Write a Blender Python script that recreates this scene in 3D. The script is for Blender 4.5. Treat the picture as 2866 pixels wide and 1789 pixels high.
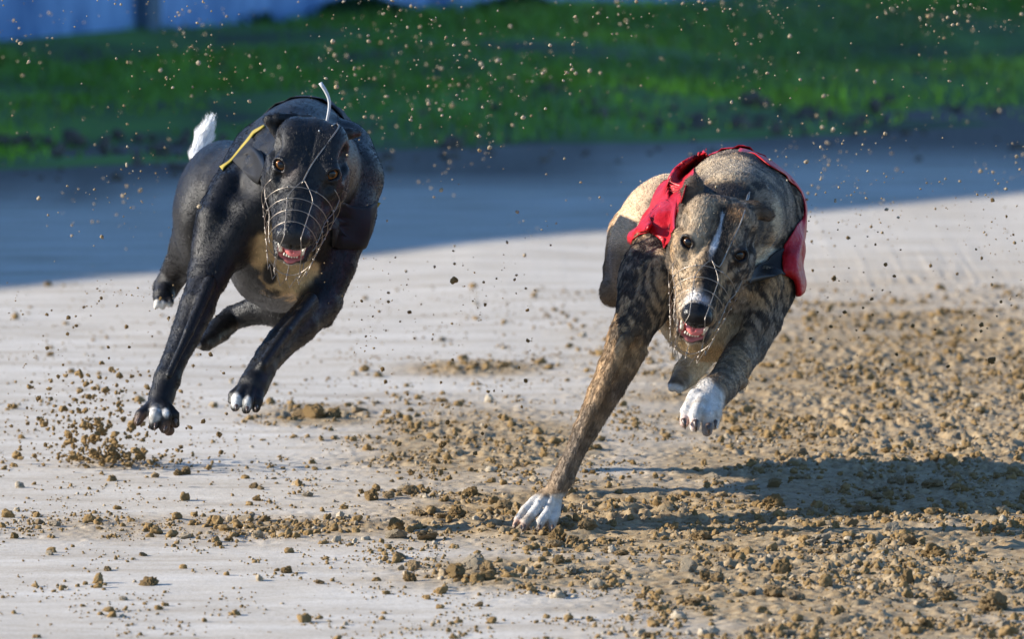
import bpy, bmesh, math, random, os
import numpy as np
from mathutils import Matrix, Vector

for o in list(bpy.data.objects):
    bpy.data.objects.remove(o, do_unlink=True)
SC = bpy.context.scene
COL = SC.collection
rng = np.random.default_rng(7)
random.seed(7)

# ------------------------------------------------------------------ camera, sky, sun, exposure
PITCH, DIST, PPM, ZC = math.radians(4.5), 14.0, 1900.0, 0.2883
FW = np.array([0, math.cos(PITCH), -math.sin(PITCH)])
UP = np.array([0, math.sin(PITCH), math.cos(PITCH)])
RT = np.array([1.0, 0, 0])
CAM = np.array([0, 0, ZC]) - DIST * FW

cam_d = bpy.data.cameras.new('camera')
cam = bpy.data.objects.new('camera', cam_d)
COL.objects.link(cam)
cam.location = CAM
cam.rotation_euler = (math.pi / 2 - PITCH, 0, 0)
cam_d.sensor_width = 36
cam_d.lens = 36 * DIST / (2866 / PPM)
cam_d.clip_start, cam_d.clip_end = 0.5, 2000
cam_d.dof.use_dof = True
cam_d.dof.focus_distance = 13.8
cam_d.dof.aperture_fstop = 10.5
SC.camera = cam

SUN_EL, SUN_BACK = math.radians(21.5), math.radians(0)      # sun from the left, somewhat behind the dogs
SUN_H = np.array([-math.cos(SUN_BACK), math.sin(SUN_BACK), 0])
SUN_V = SUN_H * math.cos(SUN_EL) + np.array([0, 0, math.sin(SUN_EL)])
w = bpy.data.worlds.new('World')
SC.world = w
w.use_nodes = True
nt = w.node_tree
nt.nodes.clear()
sky = nt.nodes.new('ShaderNodeTexSky')
sky.sky_type = 'NISHITA'
sky.sun_disc = False
sky.sun_elevation = SUN_EL
sky.sun_rotation = math.atan2(SUN_H[0], SUN_H[1])
sky.air_density, sky.dust_density, sky.ozone_density = 1.0, 0.0, 6.0
bg = nt.nodes.new('ShaderNodeBackground')
bg.inputs['Strength'].default_value = 0.128
wo = nt.nodes.new('ShaderNodeOutputWorld')
nt.links.new(sky.outputs[0], bg.inputs['Color'])
nt.links.new(bg.outputs[0], wo.inputs['Surface'])
sun_d = bpy.data.lights.new('sun', 'SUN')
sun_d.energy = 5.0
sun_d.angle = math.radians(0.53)
sun_d.color = (1.0, 0.93, 0.82)
sun = bpy.data.objects.new('sun', sun_d)
COL.objects.link(sun)
sun.rotation_euler = Vector(SUN_V).to_track_quat('Z', 'Y').to_euler()
SC.view_settings.view_transform = 'Standard'
SC.view_settings.look = 'None'
SC.view_settings.exposure = 1.17
SC.view_settings.gamma = 1.0
SC.render.engine = 'CYCLES'
SC.cycles.use_denoising = True
SC.cycles.max_bounces = 6
SC.render.film_transparent = False

# ------------------------------------------------------------------ pixel <-> world helpers (photograph's 2866x1789 pixels)
def ray(u, v):
    u, v = np.asarray(u, float), np.asarray(v, float)
    return DIST * FW + ((u - 1433) / PPM)[..., None] * RT + ((894.5 - v) / PPM)[..., None] * UP

def P(u, v, Y):
    d = ray(u, v)
    t = (np.asarray(Y, float) - CAM[1]) / d[..., 1]
    return CAM + t[..., None] * d

def G(u, v, z=0.0):
    d = ray(u, v)
    t = (z - CAM[2]) / d[..., 2]
    return CAM + t[..., None] * d

def mpp(Y):
    return (float(Y) - CAM[1]) / (DIST * FW[1]) / PPM

def project(p):
    q = p - CAM
    dep = q @ FW
    return 1433 + (q @ RT) / dep * DIST * PPM, 894.5 - (q @ UP) / dep * DIST * PPM

# ------------------------------------------------------------------ noise
def _hash(ix, iy, iz):
    h = (ix * 374761393 + iy * 668265263 + iz * 2147483647 + 144665) & 0xffffffff
    h = ((h ^ (h >> 13)) * 1274126177) & 0xffffffff
    return ((h ^ (h >> 16)) & 0xffff) / 65535.0

def vnoise(p):
    p = np.asarray(p, float)
    i = np.floor(p).astype(np.int64)
    f = p - i
    f = f * f * (3 - 2 * f)
    out = 0
    for dx in (0, 1):
        wx = f[..., 0] if dx else 1 - f[..., 0]
        for dy in (0, 1):
            wy = f[..., 1] if dy else 1 - f[..., 1]
            for dz in (0, 1):
                wz = f[..., 2] if dz else 1 - f[..., 2]
                out = out + wx * wy * wz * _hash(i[..., 0] + dx, i[..., 1] + dy, i[..., 2] + dz)
    return out

def fbm(p, oct=4, gain=0.5):
    a, s, tot = 1.0, 0.0, 0.0
    for k in range(oct):
        s = s + a * vnoise(p * (2.03 ** k) + 17.3 * k)
        tot += a
        a *= gain
    return s / tot

def sstep(a, b, x):
    t = np.clip((x - a) / (b - a), 0, 1)
    return t * t * (3 - 2 * t)

def mix(a, b, t):
    return a + (b - a) * np.asarray(t)[..., None]

# ------------------------------------------------------------------ objects and materials
def tag(o, label=None, cat=None, group=None, kind=None):
    if label: o['label'] = label
    if cat: o['category'] = cat
    if group: o['group'] = group
    if kind: o['kind'] = kind
    return o

def empty(name, loc):
    o = bpy.data.objects.new(name, None)
    COL.objects.link(o)
    o.location = loc
    o.empty_display_size = 0.1
    return o

def mesh_obj(name, verts, faces, mat=None, parent=None, smooth=True, attrs=None):
    me = bpy.data.meshes.new(name)
    verts = np.asarray(verts, float)
    if isinstance(faces, np.ndarray):
        nf, k = faces.shape
        me.vertices.add(len(verts))
        me.vertices.foreach_set('co', verts.astype(np.float32).ravel())
        me.loops.add(nf * k)
        me.loops.foreach_set('vertex_index', faces.astype(np.int32).ravel())
        me.polygons.add(nf)
        me.polygons.foreach_set('loop_start', np.arange(0, nf * k, k, dtype=np.int32))
        me.update(calc_edges=True)
        me.validate()
    else:
        me.from_pydata([tuple(v) for v in verts], [], faces)
        me.update()
    if smooth:
        me.polygons.foreach_set('use_smooth', np.ones(len(me.polygons), dtype=bool))
    add_attrs(me, attrs)
    o = bpy.data.objects.new(name, me)
    COL.objects.link(o)
    if mat: me.materials.append(mat)
    if parent is not None: put_under(o, parent)
    return o

def add_attrs(me, attrs):
    for k, a in (attrs or {}).items():
        a = np.asarray(a, np.float32)
        if a.ndim == 2:
            at = me.attributes.new(k, 'FLOAT_COLOR', 'POINT')
            at.data.foreach_set('color', np.c_[a[:, :3], np.ones(len(a), np.float32)].astype(np.float32).ravel())
        else:
            at = me.attributes.new(k, 'FLOAT', 'POINT')
            at.data.foreach_set('value', a)

def put_under(o, parent):
    o.parent = parent
    o.matrix_parent_inverse = world(parent).inverted()

def world(o):
    m = Matrix.LocRotScale(o.location, o.rotation_euler, o.scale)
    return m if o.parent is None else world(o.parent) @ o.matrix_parent_inverse @ m

class N:
    """small node-tree helper"""
    def __init__(self, name):
        self.m = bpy.data.materials.new(name)
        self.m.use_nodes = True
        self.t = self.m.node_tree
        self.t.nodes.clear()
        self.out = self.t.nodes.new('ShaderNodeOutputMaterial')
        self.b = self.t.nodes.new('ShaderNodeBsdfPrincipled')
        self.t.links.new(self.b.outputs[0], self.out.inputs['Surface'])
    def node(self, typ, **kw):
        n = self.t.nodes.new(typ)
        for k, v in kw.items():
            if k in n.inputs: n.inputs[k].default_value = v
            else: setattr(n, k, v)
        return n
    def link(self, a, b): self.t.links.new(a, b)
    def attr(self, name):
        n = self.node('ShaderNodeAttribute'); n.attribute_name = name; return n
    def noise(self, scale, detail=4, rough=0.55, coord=None, vec_scale=None):
        n = self.node('ShaderNodeTexNoise')
        n.inputs['Scale'].default_value = scale
        n.inputs['Detail'].default_value = detail
        n.inputs['Roughness'].default_value = rough
        tc = self.node('ShaderNodeTexCoord')
        src = tc.outputs['Object'] if coord is None else coord
        if vec_scale is not None:
            mp = self.node('ShaderNodeMapping'); mp.inputs['Scale'].default_value = vec_scale
            self.link(src, mp.inputs['Vector']); src = mp.outputs[0]
        self.link(src, n.inputs['Vector'])
        return n
    def ramp(self, src, stops):
        r = self.node('ShaderNodeValToRGB')
        el = r.color_ramp.elements
        while len(el) < len(stops): el.new(0.5)
        for e, (p, c) in zip(el, stops):
            e.position = p
            e.color = (*c, 1) if len(c) == 3 else c
        self.link(src, r.inputs[0])
        return r
    def mixc(self, a, b, fac, mode='MIX'):
        n = self.node('ShaderNodeMix', data_type='RGBA', blend_type=mode)
        for sock, val in ((n.inputs[6], a), (n.inputs[7], b)):
            if isinstance(val, (tuple, list)): sock.default_value = (*val[:3], 1)
            else: self.link(val, sock)
        if isinstance(fac, (int, float)): n.inputs[0].default_value = fac
        else: self.link(fac, n.inputs[0])
        return n.outputs[2]
    def bump(self, h, strength=0.3, dist=0.002):
        n = self.node('ShaderNodeBump')
        n.inputs['Strength'].default_value = strength
        n.inputs['Distance'].default_value = dist
        self.link(h, n.inputs['Height'])
        self.link(n.outputs[0], self.b.inputs['Normal'])
        return n
    def set(self, **kw):
        for k, v in kw.items():
            self.b.inputs[k.replace('_', ' ')].default_value = v
        return self

def mat_sand():
    n = N('compacted_sand')
    ch = n.attr('churn'); dm = n.attr('damp')
    n1 = n.noise(55, 6, 0.65); n2 = n.noise(420, 3, 0.6)
    n3 = n.noise(4, 6, 0.65, vec_scale=(0.7, 2.4, 1))
    base = n.ramp(n3.outputs['Fac'], [(0.30, (0.36, 0.31, 0.245)), (0.48, (0.475, 0.43, 0.365)), (0.68, (0.56, 0.525, 0.47))])
    tan = n.ramp(n1.outputs['Fac'], [(0.3, (0.17, 0.115, 0.058)), (0.5, (0.31, 0.225, 0.125)), (0.72, (0.42, 0.33, 0.205))])
    cr = n.ramp(ch.outputs['Fac'], [(0.04, (0, 0, 0)), (0.42, (1, 1, 1))])
    c = n.mixc(base.outputs[0], tan.outputs[0], cr.outputs[0])
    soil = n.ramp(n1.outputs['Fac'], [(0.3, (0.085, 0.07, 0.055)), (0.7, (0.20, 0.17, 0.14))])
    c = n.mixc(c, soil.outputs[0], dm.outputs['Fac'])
    g = n.ramp(n2.outputs['Fac'], [(0.3, (0.72, 0.70, 0.66)), (0.7, (1.08, 1.06, 1.04))])
    n4 = n.noise(120, 5, 0.75, vec_scale=(1, 0.55, 1))
    g4 = n.ramp(n4.outputs['Fac'], [(0.34, (0.80, 0.77, 0.72)), (0.52, (1.0, 1.0, 1.0)), (0.7, (1.06, 1.06, 1.06))])
    c = n.mixc(c, g4.outputs[0], 0.75, 'MULTIPLY')
    c = n.mixc(c, g.outputs[0], 0.8, 'MULTIPLY')
    n.link(c, n.b.inputs['Base Color'])
    n.set(Roughness=0.85)
    n.b.inputs['Specular IOR Level'].default_value = 0.25
    n.bump(n2.outputs['Fac'], 0.5, 0.0018)
    return n.m

def mat_clod():
    n = N('sand_clod')
    oi = n.node('ShaderNodeObjectInfo')
    at = n.attr('tone')
    n1 = n.noise(160, 5, 0.7)
    a = n.ramp(n1.outputs['Fac'], [(0.25, (0.090, 0.052, 0.019)), (0.5, (0.20, 0.128, 0.053)), (0.75, (0.31, 0.215, 0.108))])
    b = n.ramp(n1.outputs['Fac'], [(0.3, (0.27, 0.215, 0.145)), (0.7, (0.42, 0.37, 0.29))])
    c = n.mixc(a.outputs[0], b.outputs[0], at.outputs['Fac'])
    n.link(c, n.b.inputs['Base Color'])
    n.set(Roughness=0.9)
    n.b.inputs['Specular IOR Level'].default_value = 0.15
    n.bump(n1.outputs['Fac'], 0.8, 0.003)
    return n.m

def mat_simple(name, col, rough=0.5, spec=0.5, metal=0.0, bump=None, coat=0.0, var=0.0, scale=60):
    n = N(name)
    if var:
        ns = n.noise(scale, 4, 0.6)
        r = n.ramp(ns.outputs['Fac'], [(0.3, tuple(x * (1 - var) for x in col)), (0.7, tuple(min(1, x * (1 + var)) for x in col))])
        n.link(r.outputs[0], n.b.inputs['Base Color'])
    else:
        n.b.inputs['Base Color'].default_value = (*col, 1)
    n.set(Roughness=rough, Metallic=metal)
    n.b.inputs['Specular IOR Level'].default_value = spec
    if coat: n.b.inputs['Coat Weight'].default_value = coat
    if bump:
        nb = n.noise(bump[0], 4, 0.6)
        n.bump(nb.outputs['Fac'], bump[1], bump[2])
    return n.m

def mat_coat(name, rough=0.45, sheen=0.0, spec=0.5, bump=0.35):
    """short coat: colours from the coat's own markings stored on the skin"""
    n = N(name)
    c = n.attr('coat'); g = n.attr('gloss')
    n1 = n.noise(900, 2, 0.5); n2 = n.noise(140, 3, 0.6)
    r = n.ramp(n2.outputs['Fac'], [(0.3, (0.8, 0.8, 0.8)), (0.7, (1.15, 1.15, 1.15))])
    col = n.mixc(c.outputs['Color'], r.outputs[0], 1.0, 'MULTIPLY')
    n.link(col, n.b.inputs['Base Color'])
    mr = n.node('ShaderNodeMapRange')
    mr.inputs['To Min'].default_value = rough; mr.inputs['To Max'].default_value = 0.16
    n.link(g.outputs['Fac'], mr.inputs['Value'])
    n.link(mr.outputs[0], n.b.inputs['Roughness'])
    n.b.inputs['Specular IOR Level'].default_value = spec
    n.b.inputs['Sheen Weight'].default_value = sheen
    n.bump(n1.outputs['Fac'], bump, 0.0012)
    return n.m

def mat_fur(name, rough=0.45, spec=0.4):
    n = N(name)
    c = n.attr('coat')
    n.link(c.outputs['Color'], n.b.inputs['Base Color'])
    n.set(Roughness=rough)
    n.b.inputs['Specular IOR Level'].default_value = spec
    return n.m

def mat_eye(name, iris):
    n = N(name)
    tc = n.node('ShaderNodeTexCoord')
    sp = n.node('ShaderNodeSeparateXYZ')
    n.link(tc.outputs['Object'], sp.inputs[0])
    r = n.ramp(sp.outputs['Z'], [(0.0, (0.03, 0.015, 0.012)), (0.40, (0.10, 0.06, 0.05)), (0.46, tuple(x * 0.3 for x in iris)),
                                (0.54, iris), (0.84, tuple(x * 0.75 for x in iris)), (0.885, (0.004, 0.003, 0.003)), (1.0, (0.004, 0.003, 0.003))])
    n.link(r.outputs[0], n.b.inputs['Base Color'])
    n.set(Roughness=0.06)
    n.b.inputs['Specular IOR Level'].default_value = 0.35
    return n.m

# ------------------------------------------------------------------ implicit bodies
class Cone:
    """chain of tapered capsules"""
    def __init__(self, pts, k=0.006, op='u', tag='', seg_k=0.004):
        self.p = [np.asarray(a[0], float) for a in pts]
        self.r = [float(a[1]) for a in pts]
        self.k, self.op, self.tag, self.sk = k, op, tag, seg_k
        m = max(self.r) + k + 0.014
        q = np.array(self.p)
        self.lo, self.hi = q.min(0) - m, q.max(0) + m
        f = self.p[-1] - self.p[0]
        self.flow = f / (np.linalg.norm(f) + 1e-9)
    def d(self, X):
        out = None
        if len(self.p) == 1:
            return np.linalg.norm(X - self.p[0], axis=-1) - self.r[0]
        for a, b, ra, rb in zip(self.p[:-1], self.p[1:], self.r[:-1], self.r[1:]):
            ba = b - a
            pa = X - a
            t = np.clip((pa @ ba) / (ba @ ba + 1e-12), 0, 1)
            q = pa - t[..., None] * ba
            dd = np.sqrt((q * q).sum(-1)) - (ra + (rb - ra) * t)
            out = dd if out is None else smin(out, dd, self.sk)
        return out

class Ell:
    def __init__(self, c, R, r, k=0.01, op='u', tag='', flow=None):
        self.c, self.R, self.r = np.asarray(c, float), np.asarray(R, float), np.asarray(r, float)
        self.k, self.op, self.tag = k, op, tag
        e = np.sqrt(((self.R * self.r) ** 2).sum(1)) + k + 0.014
        self.lo, self.hi = self.c - e, self.c + e
        self.flow = np.array([0, 1.0, 0]) if flow is None else flow
    def d(self, X):
        q = (X - self.c) @ self.R
        k0 = np.sqrt(((q / self.r) ** 2).sum(-1)) + 1e-9
        k1 = np.sqrt(((q / self.r ** 2) ** 2).sum(-1)) + 1e-9
        return k0 * (k0 - 1) / k1

def smin(a, b, k):
    h = np.clip(0.5 + 0.5 * (b - a) / k, 0, 1)
    return b + (a - b) * h - k * h * (1 - h)

def smax(a, b, k):
    return -smin(-a, -b, k)

class Body:
    def __init__(self, prims, bump=None):
        self.prims = prims
        self.bump = bump
    def sdf(self, X, raw=False):
        X = np.asarray(X, float)
        f = np.full(X.shape[:-1], 1.0)
        for pr in self.prims:
            m = ((X > pr.lo) & (X < pr.hi)).all(-1)
            if not m.any(): continue
            d = pr.d(X[m])
            f[m] = smin(f[m], d, pr.k) if pr.op == 'u' else smax(f[m], -d, pr.k)
        return f
    def grad(self, X, e=0.0006, f0=None):
        f0 = self.sdf(X) if f0 is None else f0
        g = np.stack([self.sdf(X + np.eye(3)[i] * e) - f0 for i in range(3)], -1)
        return g / (np.linalg.norm(g, axis=-1, keepdims=True) + 1e-9)
    def far(self, X):
        """distance that is finite everywhere (for ray marching)"""
        f = np.full(X.shape[:-1], 1.0)
        for pr in self.prims:
            if pr.op == 'u': f = smin(f, pr.d(X), pr.k)
        return f
    def surf(self, u, v, lift=0.0, Y0=-1.0, Y1=1.2):
        """first point of the body along the line through (u, v), or the nearest approach"""
        ys = np.arange(Y0, Y1, 0.003)
        X = P(np.full(len(ys), float(u)), np.full(len(ys), float(v)), ys)
        f = self.far(X)
        hit = np.where(f < 0.0)[0]
        i = hit[0] if len(hit) else int(np.argmin(f))
        return X[i] - FW * lift
    def snap(self, X, off, it=4):
        X = np.array(X, float)
        for _ in range(it):
            e = 0.001
            d = self.far(X)
            g = np.stack([self.far(X + np.eye(3)[i] * e) - self.far(X - np.eye(3)[i] * e) for i in range(3)], -1)
            g /= np.linalg.norm(g, axis=-1, keepdims=True) + 1e-9
            X = X - g * (d - off)[..., None]
        return X
    def push(self, X, off, it=3):
        X = np.array(X, float)
        for _ in range(it):
            e = 0.001
            d = self.far(X)
            g = np.stack([self.far(X + np.eye(3)[i] * e) - self.far(X - np.eye(3)[i] * e) for i in range(3)], -1)
            g /= np.linalg.norm(g, axis=-1, keepdims=True) + 1e-9
            X = X + g * np.maximum(off - d, 0)[..., None]
        return X
    def mesh(self, h):
        lo = np.min([p.lo for p in self.prims if p.op == 'u'], 0)
        hi = np.max([p.hi for p in self.prims if p.op == 'u'], 0)
        n = np.ceil((hi - lo) / h).astype(int) + 1
        F = np.full(n, 1.0, np.float32)
        ax = [lo[i] + h * np.arange(n[i]) for i in range(3)]
        for pr in self.prims:
            i0 = np.maximum(np.floor((pr.lo - lo) / h).astype(int), 0)
            i1 = np.minimum(np.ceil((pr.hi - lo) / h).astype(int) + 1, n)
            if (i1 <= i0).any(): continue
            sl = tuple(slice(a, b) for a, b in zip(i0, i1))
            X = np.stack(np.meshgrid(*[ax[i][sl[i]] for i in range(3)], indexing='ij'), -1)
            d = pr.d(X).astype(np.float32)
            F[sl] = smin(F[sl], d, pr.k) if pr.op == 'u' else smax(F[sl], -d, pr.k)
        return surface_nets(F, lo, h)

def surface_nets(F, lo, h):
    S = F < 0
    nx, ny, nz = F.shape
    cnt = np.zeros((nx - 1, ny - 1, nz - 1), np.uint8)
    corners = [(a, b, c) for a in (0, 1) for b in (0, 1) for c in (0, 1)]
    for a, b, c in corners:
        cnt += S[a:nx - 1 + a, b:ny - 1 + b, c:nz - 1 + c]
    act = (cnt > 0) & (cnt < 8)
    I = np.argwhere(act)
    vid = np.full(act.shape, -1, np.int64)
    vid[act] = np.arange(len(I))
    pos = np.zeros((len(I), 3)); num = np.zeros(len(I))
    val = {c: F[I[:, 0] + c[0], I[:, 1] + c[1], I[:, 2] + c[2]] for c in corners}
    for c in corners:
        for axn in range(3):
            if c[axn] == 0:
                e = list(c); e[axn] = 1; e = tuple(e)
                va, vb = val[c], val[e]
                m = (va < 0) != (vb < 0)
                t = np.clip(va / np.where(np.abs(va - vb) < 1e-9, 1e-9, va - vb), 0, 1)
                q = np.repeat(np.array(c, float)[None], len(I), 0)
                q[:, axn] = t
                pos[m] += q[m]; num[m] += 1
    V = lo + h * (I + pos / num[:, None])
    faces = []
    for axn in range(3):
        b, c = [(1, 2), (2, 0), (0, 1)][axn]
        s0 = [slice(1, -1)] * 3; s1 = [slice(1, -1)] * 3
        s0[axn] = slice(0, -1); s1[axn] = slice(1, None)
        s0, s1 = tuple(s0), tuple(s1)
        A, B = S[s0], S[s1]
        E = np.argwhere(A != B)
        if not len(E): continue
        inside = A[tuple(E.T)]
        base = E.copy()
        base += 1
        base[:, axn] -= 1
        def cell(db, dc):
            q = base.copy(); q[:, b] -= db; q[:, c] -= dc
            return vid[tuple(q.T)]
        quad = np.stack([cell(1, 1), cell(0, 1), cell(0, 0), cell(1, 0)], 1)
        quad[~inside] = quad[~inside][:, ::-1]
        faces.append(quad)
    return V, np.concatenate(faces)

def pc(lst, dY=0.0, rs=1.0):
    """[(u, v, Y, r_px)...] -> [(point, radius)...]"""
    return [(P(u, v, Y + dY), (r - (3.2 if 18 < r < 64 else 1.2)) * mpp(Y + dY) * rs) for u, v, Y, r in lst]

def rot_cam(roll=0.0, yaw=0.0, pit=0.0):
    """columns: right, away, up in the camera's frame, turned"""
    M = np.stack([RT, FW, UP], 1)
    R = Matrix.Rotation(math.radians(yaw), 3, 'Z') @ Matrix.Rotation(math.radians(pit), 3, 'X') @ Matrix.Rotation(math.radians(roll), 3, 'Y')
    return M @ np.array(R)

def ell(u, v, Y, ru, rd, rv, roll=0, yaw=0, pit=0, k=0.03, op='u', tag='', dY=0.0, flow=None):
    """radii: ru, rv in pixels, rd (depth) in metres; positive roll leans the top to the right"""
    s = mpp(Y + dY)
    return Ell(P(u, v, Y + dY), rot_cam(roll, yaw, pit), (ru * s, rd, rv * s), k, op, tag, flow)

# ------------------------------------------------------------------ a greyhound's head in its own frame (x right, f to the nose, t up), centimetres
class Head:
    def __init__(self, u, v, Y, roll, pitch, s=1.0, yaw=0.0, snout=1.0):
        self.sn = snout
        ph, p = math.radians(roll), math.radians(pitch)
        B = -FW
        r = math.cos(ph) * RT - math.sin(ph) * UP
        u1 = math.sin(ph) * RT + math.cos(ph) * UP
        ya = math.radians(yaw)
        r, B = math.cos(ya) * r - math.sin(ya) * B, math.cos(ya) * B + math.sin(ya) * r
        f = math.cos(p) * B - math.sin(p) * u1
        t = math.sin(p) * B + math.cos(p) * u1
        self.R = np.stack([r, f, t], 1)
        self.s = s * 0.01
        self.O = P(u, v, Y)
    def w(self, *x):
        x = np.asarray(x[0] if len(x) == 1 else x, float)
        return self.O + (x * self.s) @ self.R.T
    def loc(self, X):
        return ((X - self.O) @ self.R) / self.s
    def cone(self, pts, k=0.4, op='u', tag='head', sk=0.2):
        return Cone([(self.w(*a[:3]), a[3] * self.s) for a in pts], k * self.s, op, tag, sk * self.s)
    def ell(self, c, r, k=0.8, op='u', tag='head', tilt=0.0, cant=0.0):
        R = self.R @ np.array(Matrix.Rotation(math.radians(cant), 3, 'Y') @ Matrix.Rotation(math.radians(tilt), 3, 'X'))
        return Ell(self.w(*c), R, np.asarray(r) * self.s, k * self.s, op, tag, flow=-self.R[:, 1])
    def eye_dir(self, sx):
        d = np.array([0.40 * sx, 0.66, 0.63]); return d / np.linalg.norm(d)
    EYE = (3.5, 0.25, 0.75)
    def prims(self):
        L = []
        e = self.EYE
        L.append(self.ell((0, -4.6, -0.6), (4.6, 5.6, 3.7), 1.0))
        L.append(self.ell((0, -0.8, -0.6), (3.4, 3.6, 2.5), 1.2))
        n = self.sn
        L.append(self.cone([(0, 0.2, -1.7, 3.25), (0, 5, -2.2, 2.8 * n), (0, 9.8, -2.45, 2.2 * n)], 1.2))
        L.append(self.cone([(0, -1, 0.35, 1.5), (0, 5.5, -0.55, 1.05), (0, 10.4, -1.35, 0.9)], 0.8))
        for sx in (-1, 1):
            L.append(self.ell((2.7 * sx, -4.6, 0.1), (2.6, 4.6, 3.1), 0.8))
            L.append(self.ell((4.35 * sx, -1.9, -3.7), (1.75, 3.7, 2.9), 1.0, tilt=-12))
            L.append(self.cone([(5.0 * sx, -2.6, -1.4, 0.9), (4.7 * sx, 0.3, -1.3, 0.85), (3.4 * sx, 2.6, -1.8, 0.7)], 0.8))
            L.append(self.cone([(3.3 * sx, 0.2, -3.7, 1.9), (2.15 * sx, 5.2, -3.75, 1.5), (1.6 * sx * n, 9.4, -3.5, 1.15)], 0.6))
            L.append(self.ell((2.5 * sx, -1.1, 1.25), (1.7, 1.5, 1.05), 0.9))
            L.append(self.ell((3.3 * sx, 1.3, -0.7), (1.5, 1.7, 1.3), 0.9))
            L.append(self.cone([(e[0] * sx, e[1], e[2] - 0.2, 1.42)], 1.1))
            # socket and lids
            d = self.eye_dir(sx)
            c = np.array([e[0] * sx, e[1], e[2]]) + d * 1.05
            L.append(self.cone([tuple(c + np.array([-0.44 * sx, 0.14, -0.14])) + (0.64,), tuple(c + np.array([0.34 * sx, -0.12, 0.08])) + (0.72,)], 0.14, 's', 'eyehole'))
            e1 = np.cross(d, [0, 0, 1.0]); e1 /= np.linalg.norm(e1); e2 = np.cross(e1, d)
            c2 = np.array([e[0] * sx, e[1], e[2]]) + d * 0.86
            ring = [tuple(c2 + e1 * 1.02 * math.cos(a) + e2 * (0.80 * math.sin(a)) + d * (0.06 - 0.16 * math.cos(a) ** 2) + e2 * 0.1 * (math.sin(a) < 0)) + (0.21 if math.sin(a) > 0.1 else 0.14,) for a in np.linspace(0, 2 * math.pi, 15)]
            L.append(self.cone(ring, 0.18, 'u', 'lid', 0.06))
            # lower jaw, dropped open
            L.append(self.cone([(3.9 * sx, -3.6, -4.6, 1.35), (2.5 * sx, 3.5, -7.0, 1.0), (1.55 * sx, 8.2, -8.7, 0.85)], 0.8))
        L.append(self.cone([(0, -3.4, -5.8, 2.3), (0, 2.5, -7.35, 1.4), (0, 8.6, -8.85, 0.95)], 0.8))
        L.append(self.cone([(0, 3.0, -5.4, 1.2), (0, 7.0, -6.0, 2.2), (0, 12.5, -6.7, 2.75)], 0.35, 's', 'mouth'))
        L.append(self.cone([(0, 7.5, -5.1, 1.5), (0, 12.5, -5.2, 1.7)], 0.3, 's', 'mouth'))
        for sx in (-1, 1):
            L.append(self.ell((5.0 * sx, -2.9, 0.9), (1.1, 2.2, 1.3), 0.9, 's', 'hollow'))
            L.append(self.ell((3.6 * sx, 3.6, 0.2), (0.9, 1.9, 0.8), 0.8, 's', 'hollow'))
            L.append(self.cone([(5.3 * sx, -2.0, -2.0, 0.5), (4.9 * sx, 0.6, -2.2, 0.5), (3.6 * sx, 2.6, -2.6, 0.4)], 0.5))
        L.append(self.cone([(0, -6.5, 3.75, 0.45), (0, -2.5, 3.1, 0.4), (0, 0.5, 2.3, 0.3)], 0.7, 's', 'hollow'))
        # nose leather and nostrils
        L.append(self.ell((0, 10.9, -2.1), (2.15 * n, 1.45, 1.75 * n), 0.25, tag='nose'))
        L.append(self.ell((0, 12.3, -3.0), (0.14, 0.35, 1.0), 0.15, 's', 'nostril'))
        for sx in (-1, 1):
            L.append(self.cone([(0.85 * sx * n, 12.5, -2.5, 0.40), (1.35 * sx * n, 12.0, -2.75, 0.34), (2.05 * sx * n, 11.4, -2.9, 0.2)], 0.14, 's', 'nostril'))
        return L

def tube(path, r, n=6, closed=False):
    """swept tube along points; r a number or list"""
    p = np.asarray(path, float)
    m = len(p)
    rr = np.full(m, r) if np.isscalar(r) else np.asarray(r, float)
    tg = np.gradient(p, axis=0) if not closed else (np.roll(p, -1, 0) - np.roll(p, 1, 0))
    tg /= np.linalg.norm(tg, axis=1, keepdims=True) + 1e-12
    nrm = np.cross(tg[0], [0.3, 0.5, 0.8]); nrm /= np.linalg.norm(nrm)
    V = []
    for i in range(m):
        nrm = nrm - tg[i] * (nrm @ tg[i]); nrm /= np.linalg.norm(nrm) + 1e-12
        b = np.cross(tg[i], nrm)
        a = np.arange(n) / n * 2 * math.pi
        V.append(p[i] + rr[i] * (np.cos(a)[:, None] * nrm + np.sin(a)[:, None] * b))
    V = np.concatenate(V)
    F = []
    for i in range(m if closed else m - 1):
        for j in range(n):
            i2 = (i + 1) % m
            F.append((i * n + j, i * n + (j + 1) % n, i2 * n + (j + 1) % n, i2 * n + j))
    if not closed:
        F.append(tuple(range(n))[::-1]); F.append(tuple((m - 1) * n + j for j in range(n)))
    return V, F

def join(parts):
    V, F, k = [], [], 0
    for v, f in parts:
        V.append(v)
        F += [tuple(i + k for i in q) for q in f]
        k += len(v)
    return np.concatenate(V), F

def sphere(c, r, nu=8, nv=5):
    V = [np.asarray(c) + r * np.array([0, 0, 1.0])]
    for i in range(1, nv):
        a = math.pi * i / nv
        for j in range(nu):
            b = 2 * math.pi * j / nu
            V.append(np.asarray(c) + r * np.array([math.sin(a) * math.cos(b), math.sin(a) * math.sin(b), math.cos(a)]))
    V.append(np.asarray(c) - r * np.array([0, 0, 1.0]))
    F = []
    for j in range(nu): F.append((0, 1 + j, 1 + (j + 1) % nu))
    for i in range(nv - 2):
        for j in range(nu):
            a = 1 + i * nu
            F.append((a + j, a + nu + j, a + nu + (j + 1) % nu, a + (j + 1) % nu))
    a = 1 + (nv - 2) * nu; e = len(V) - 1
    for j in range(nu): F.append((a + j, e, a + (j + 1) % nu))
    return np.array(V), F

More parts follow.
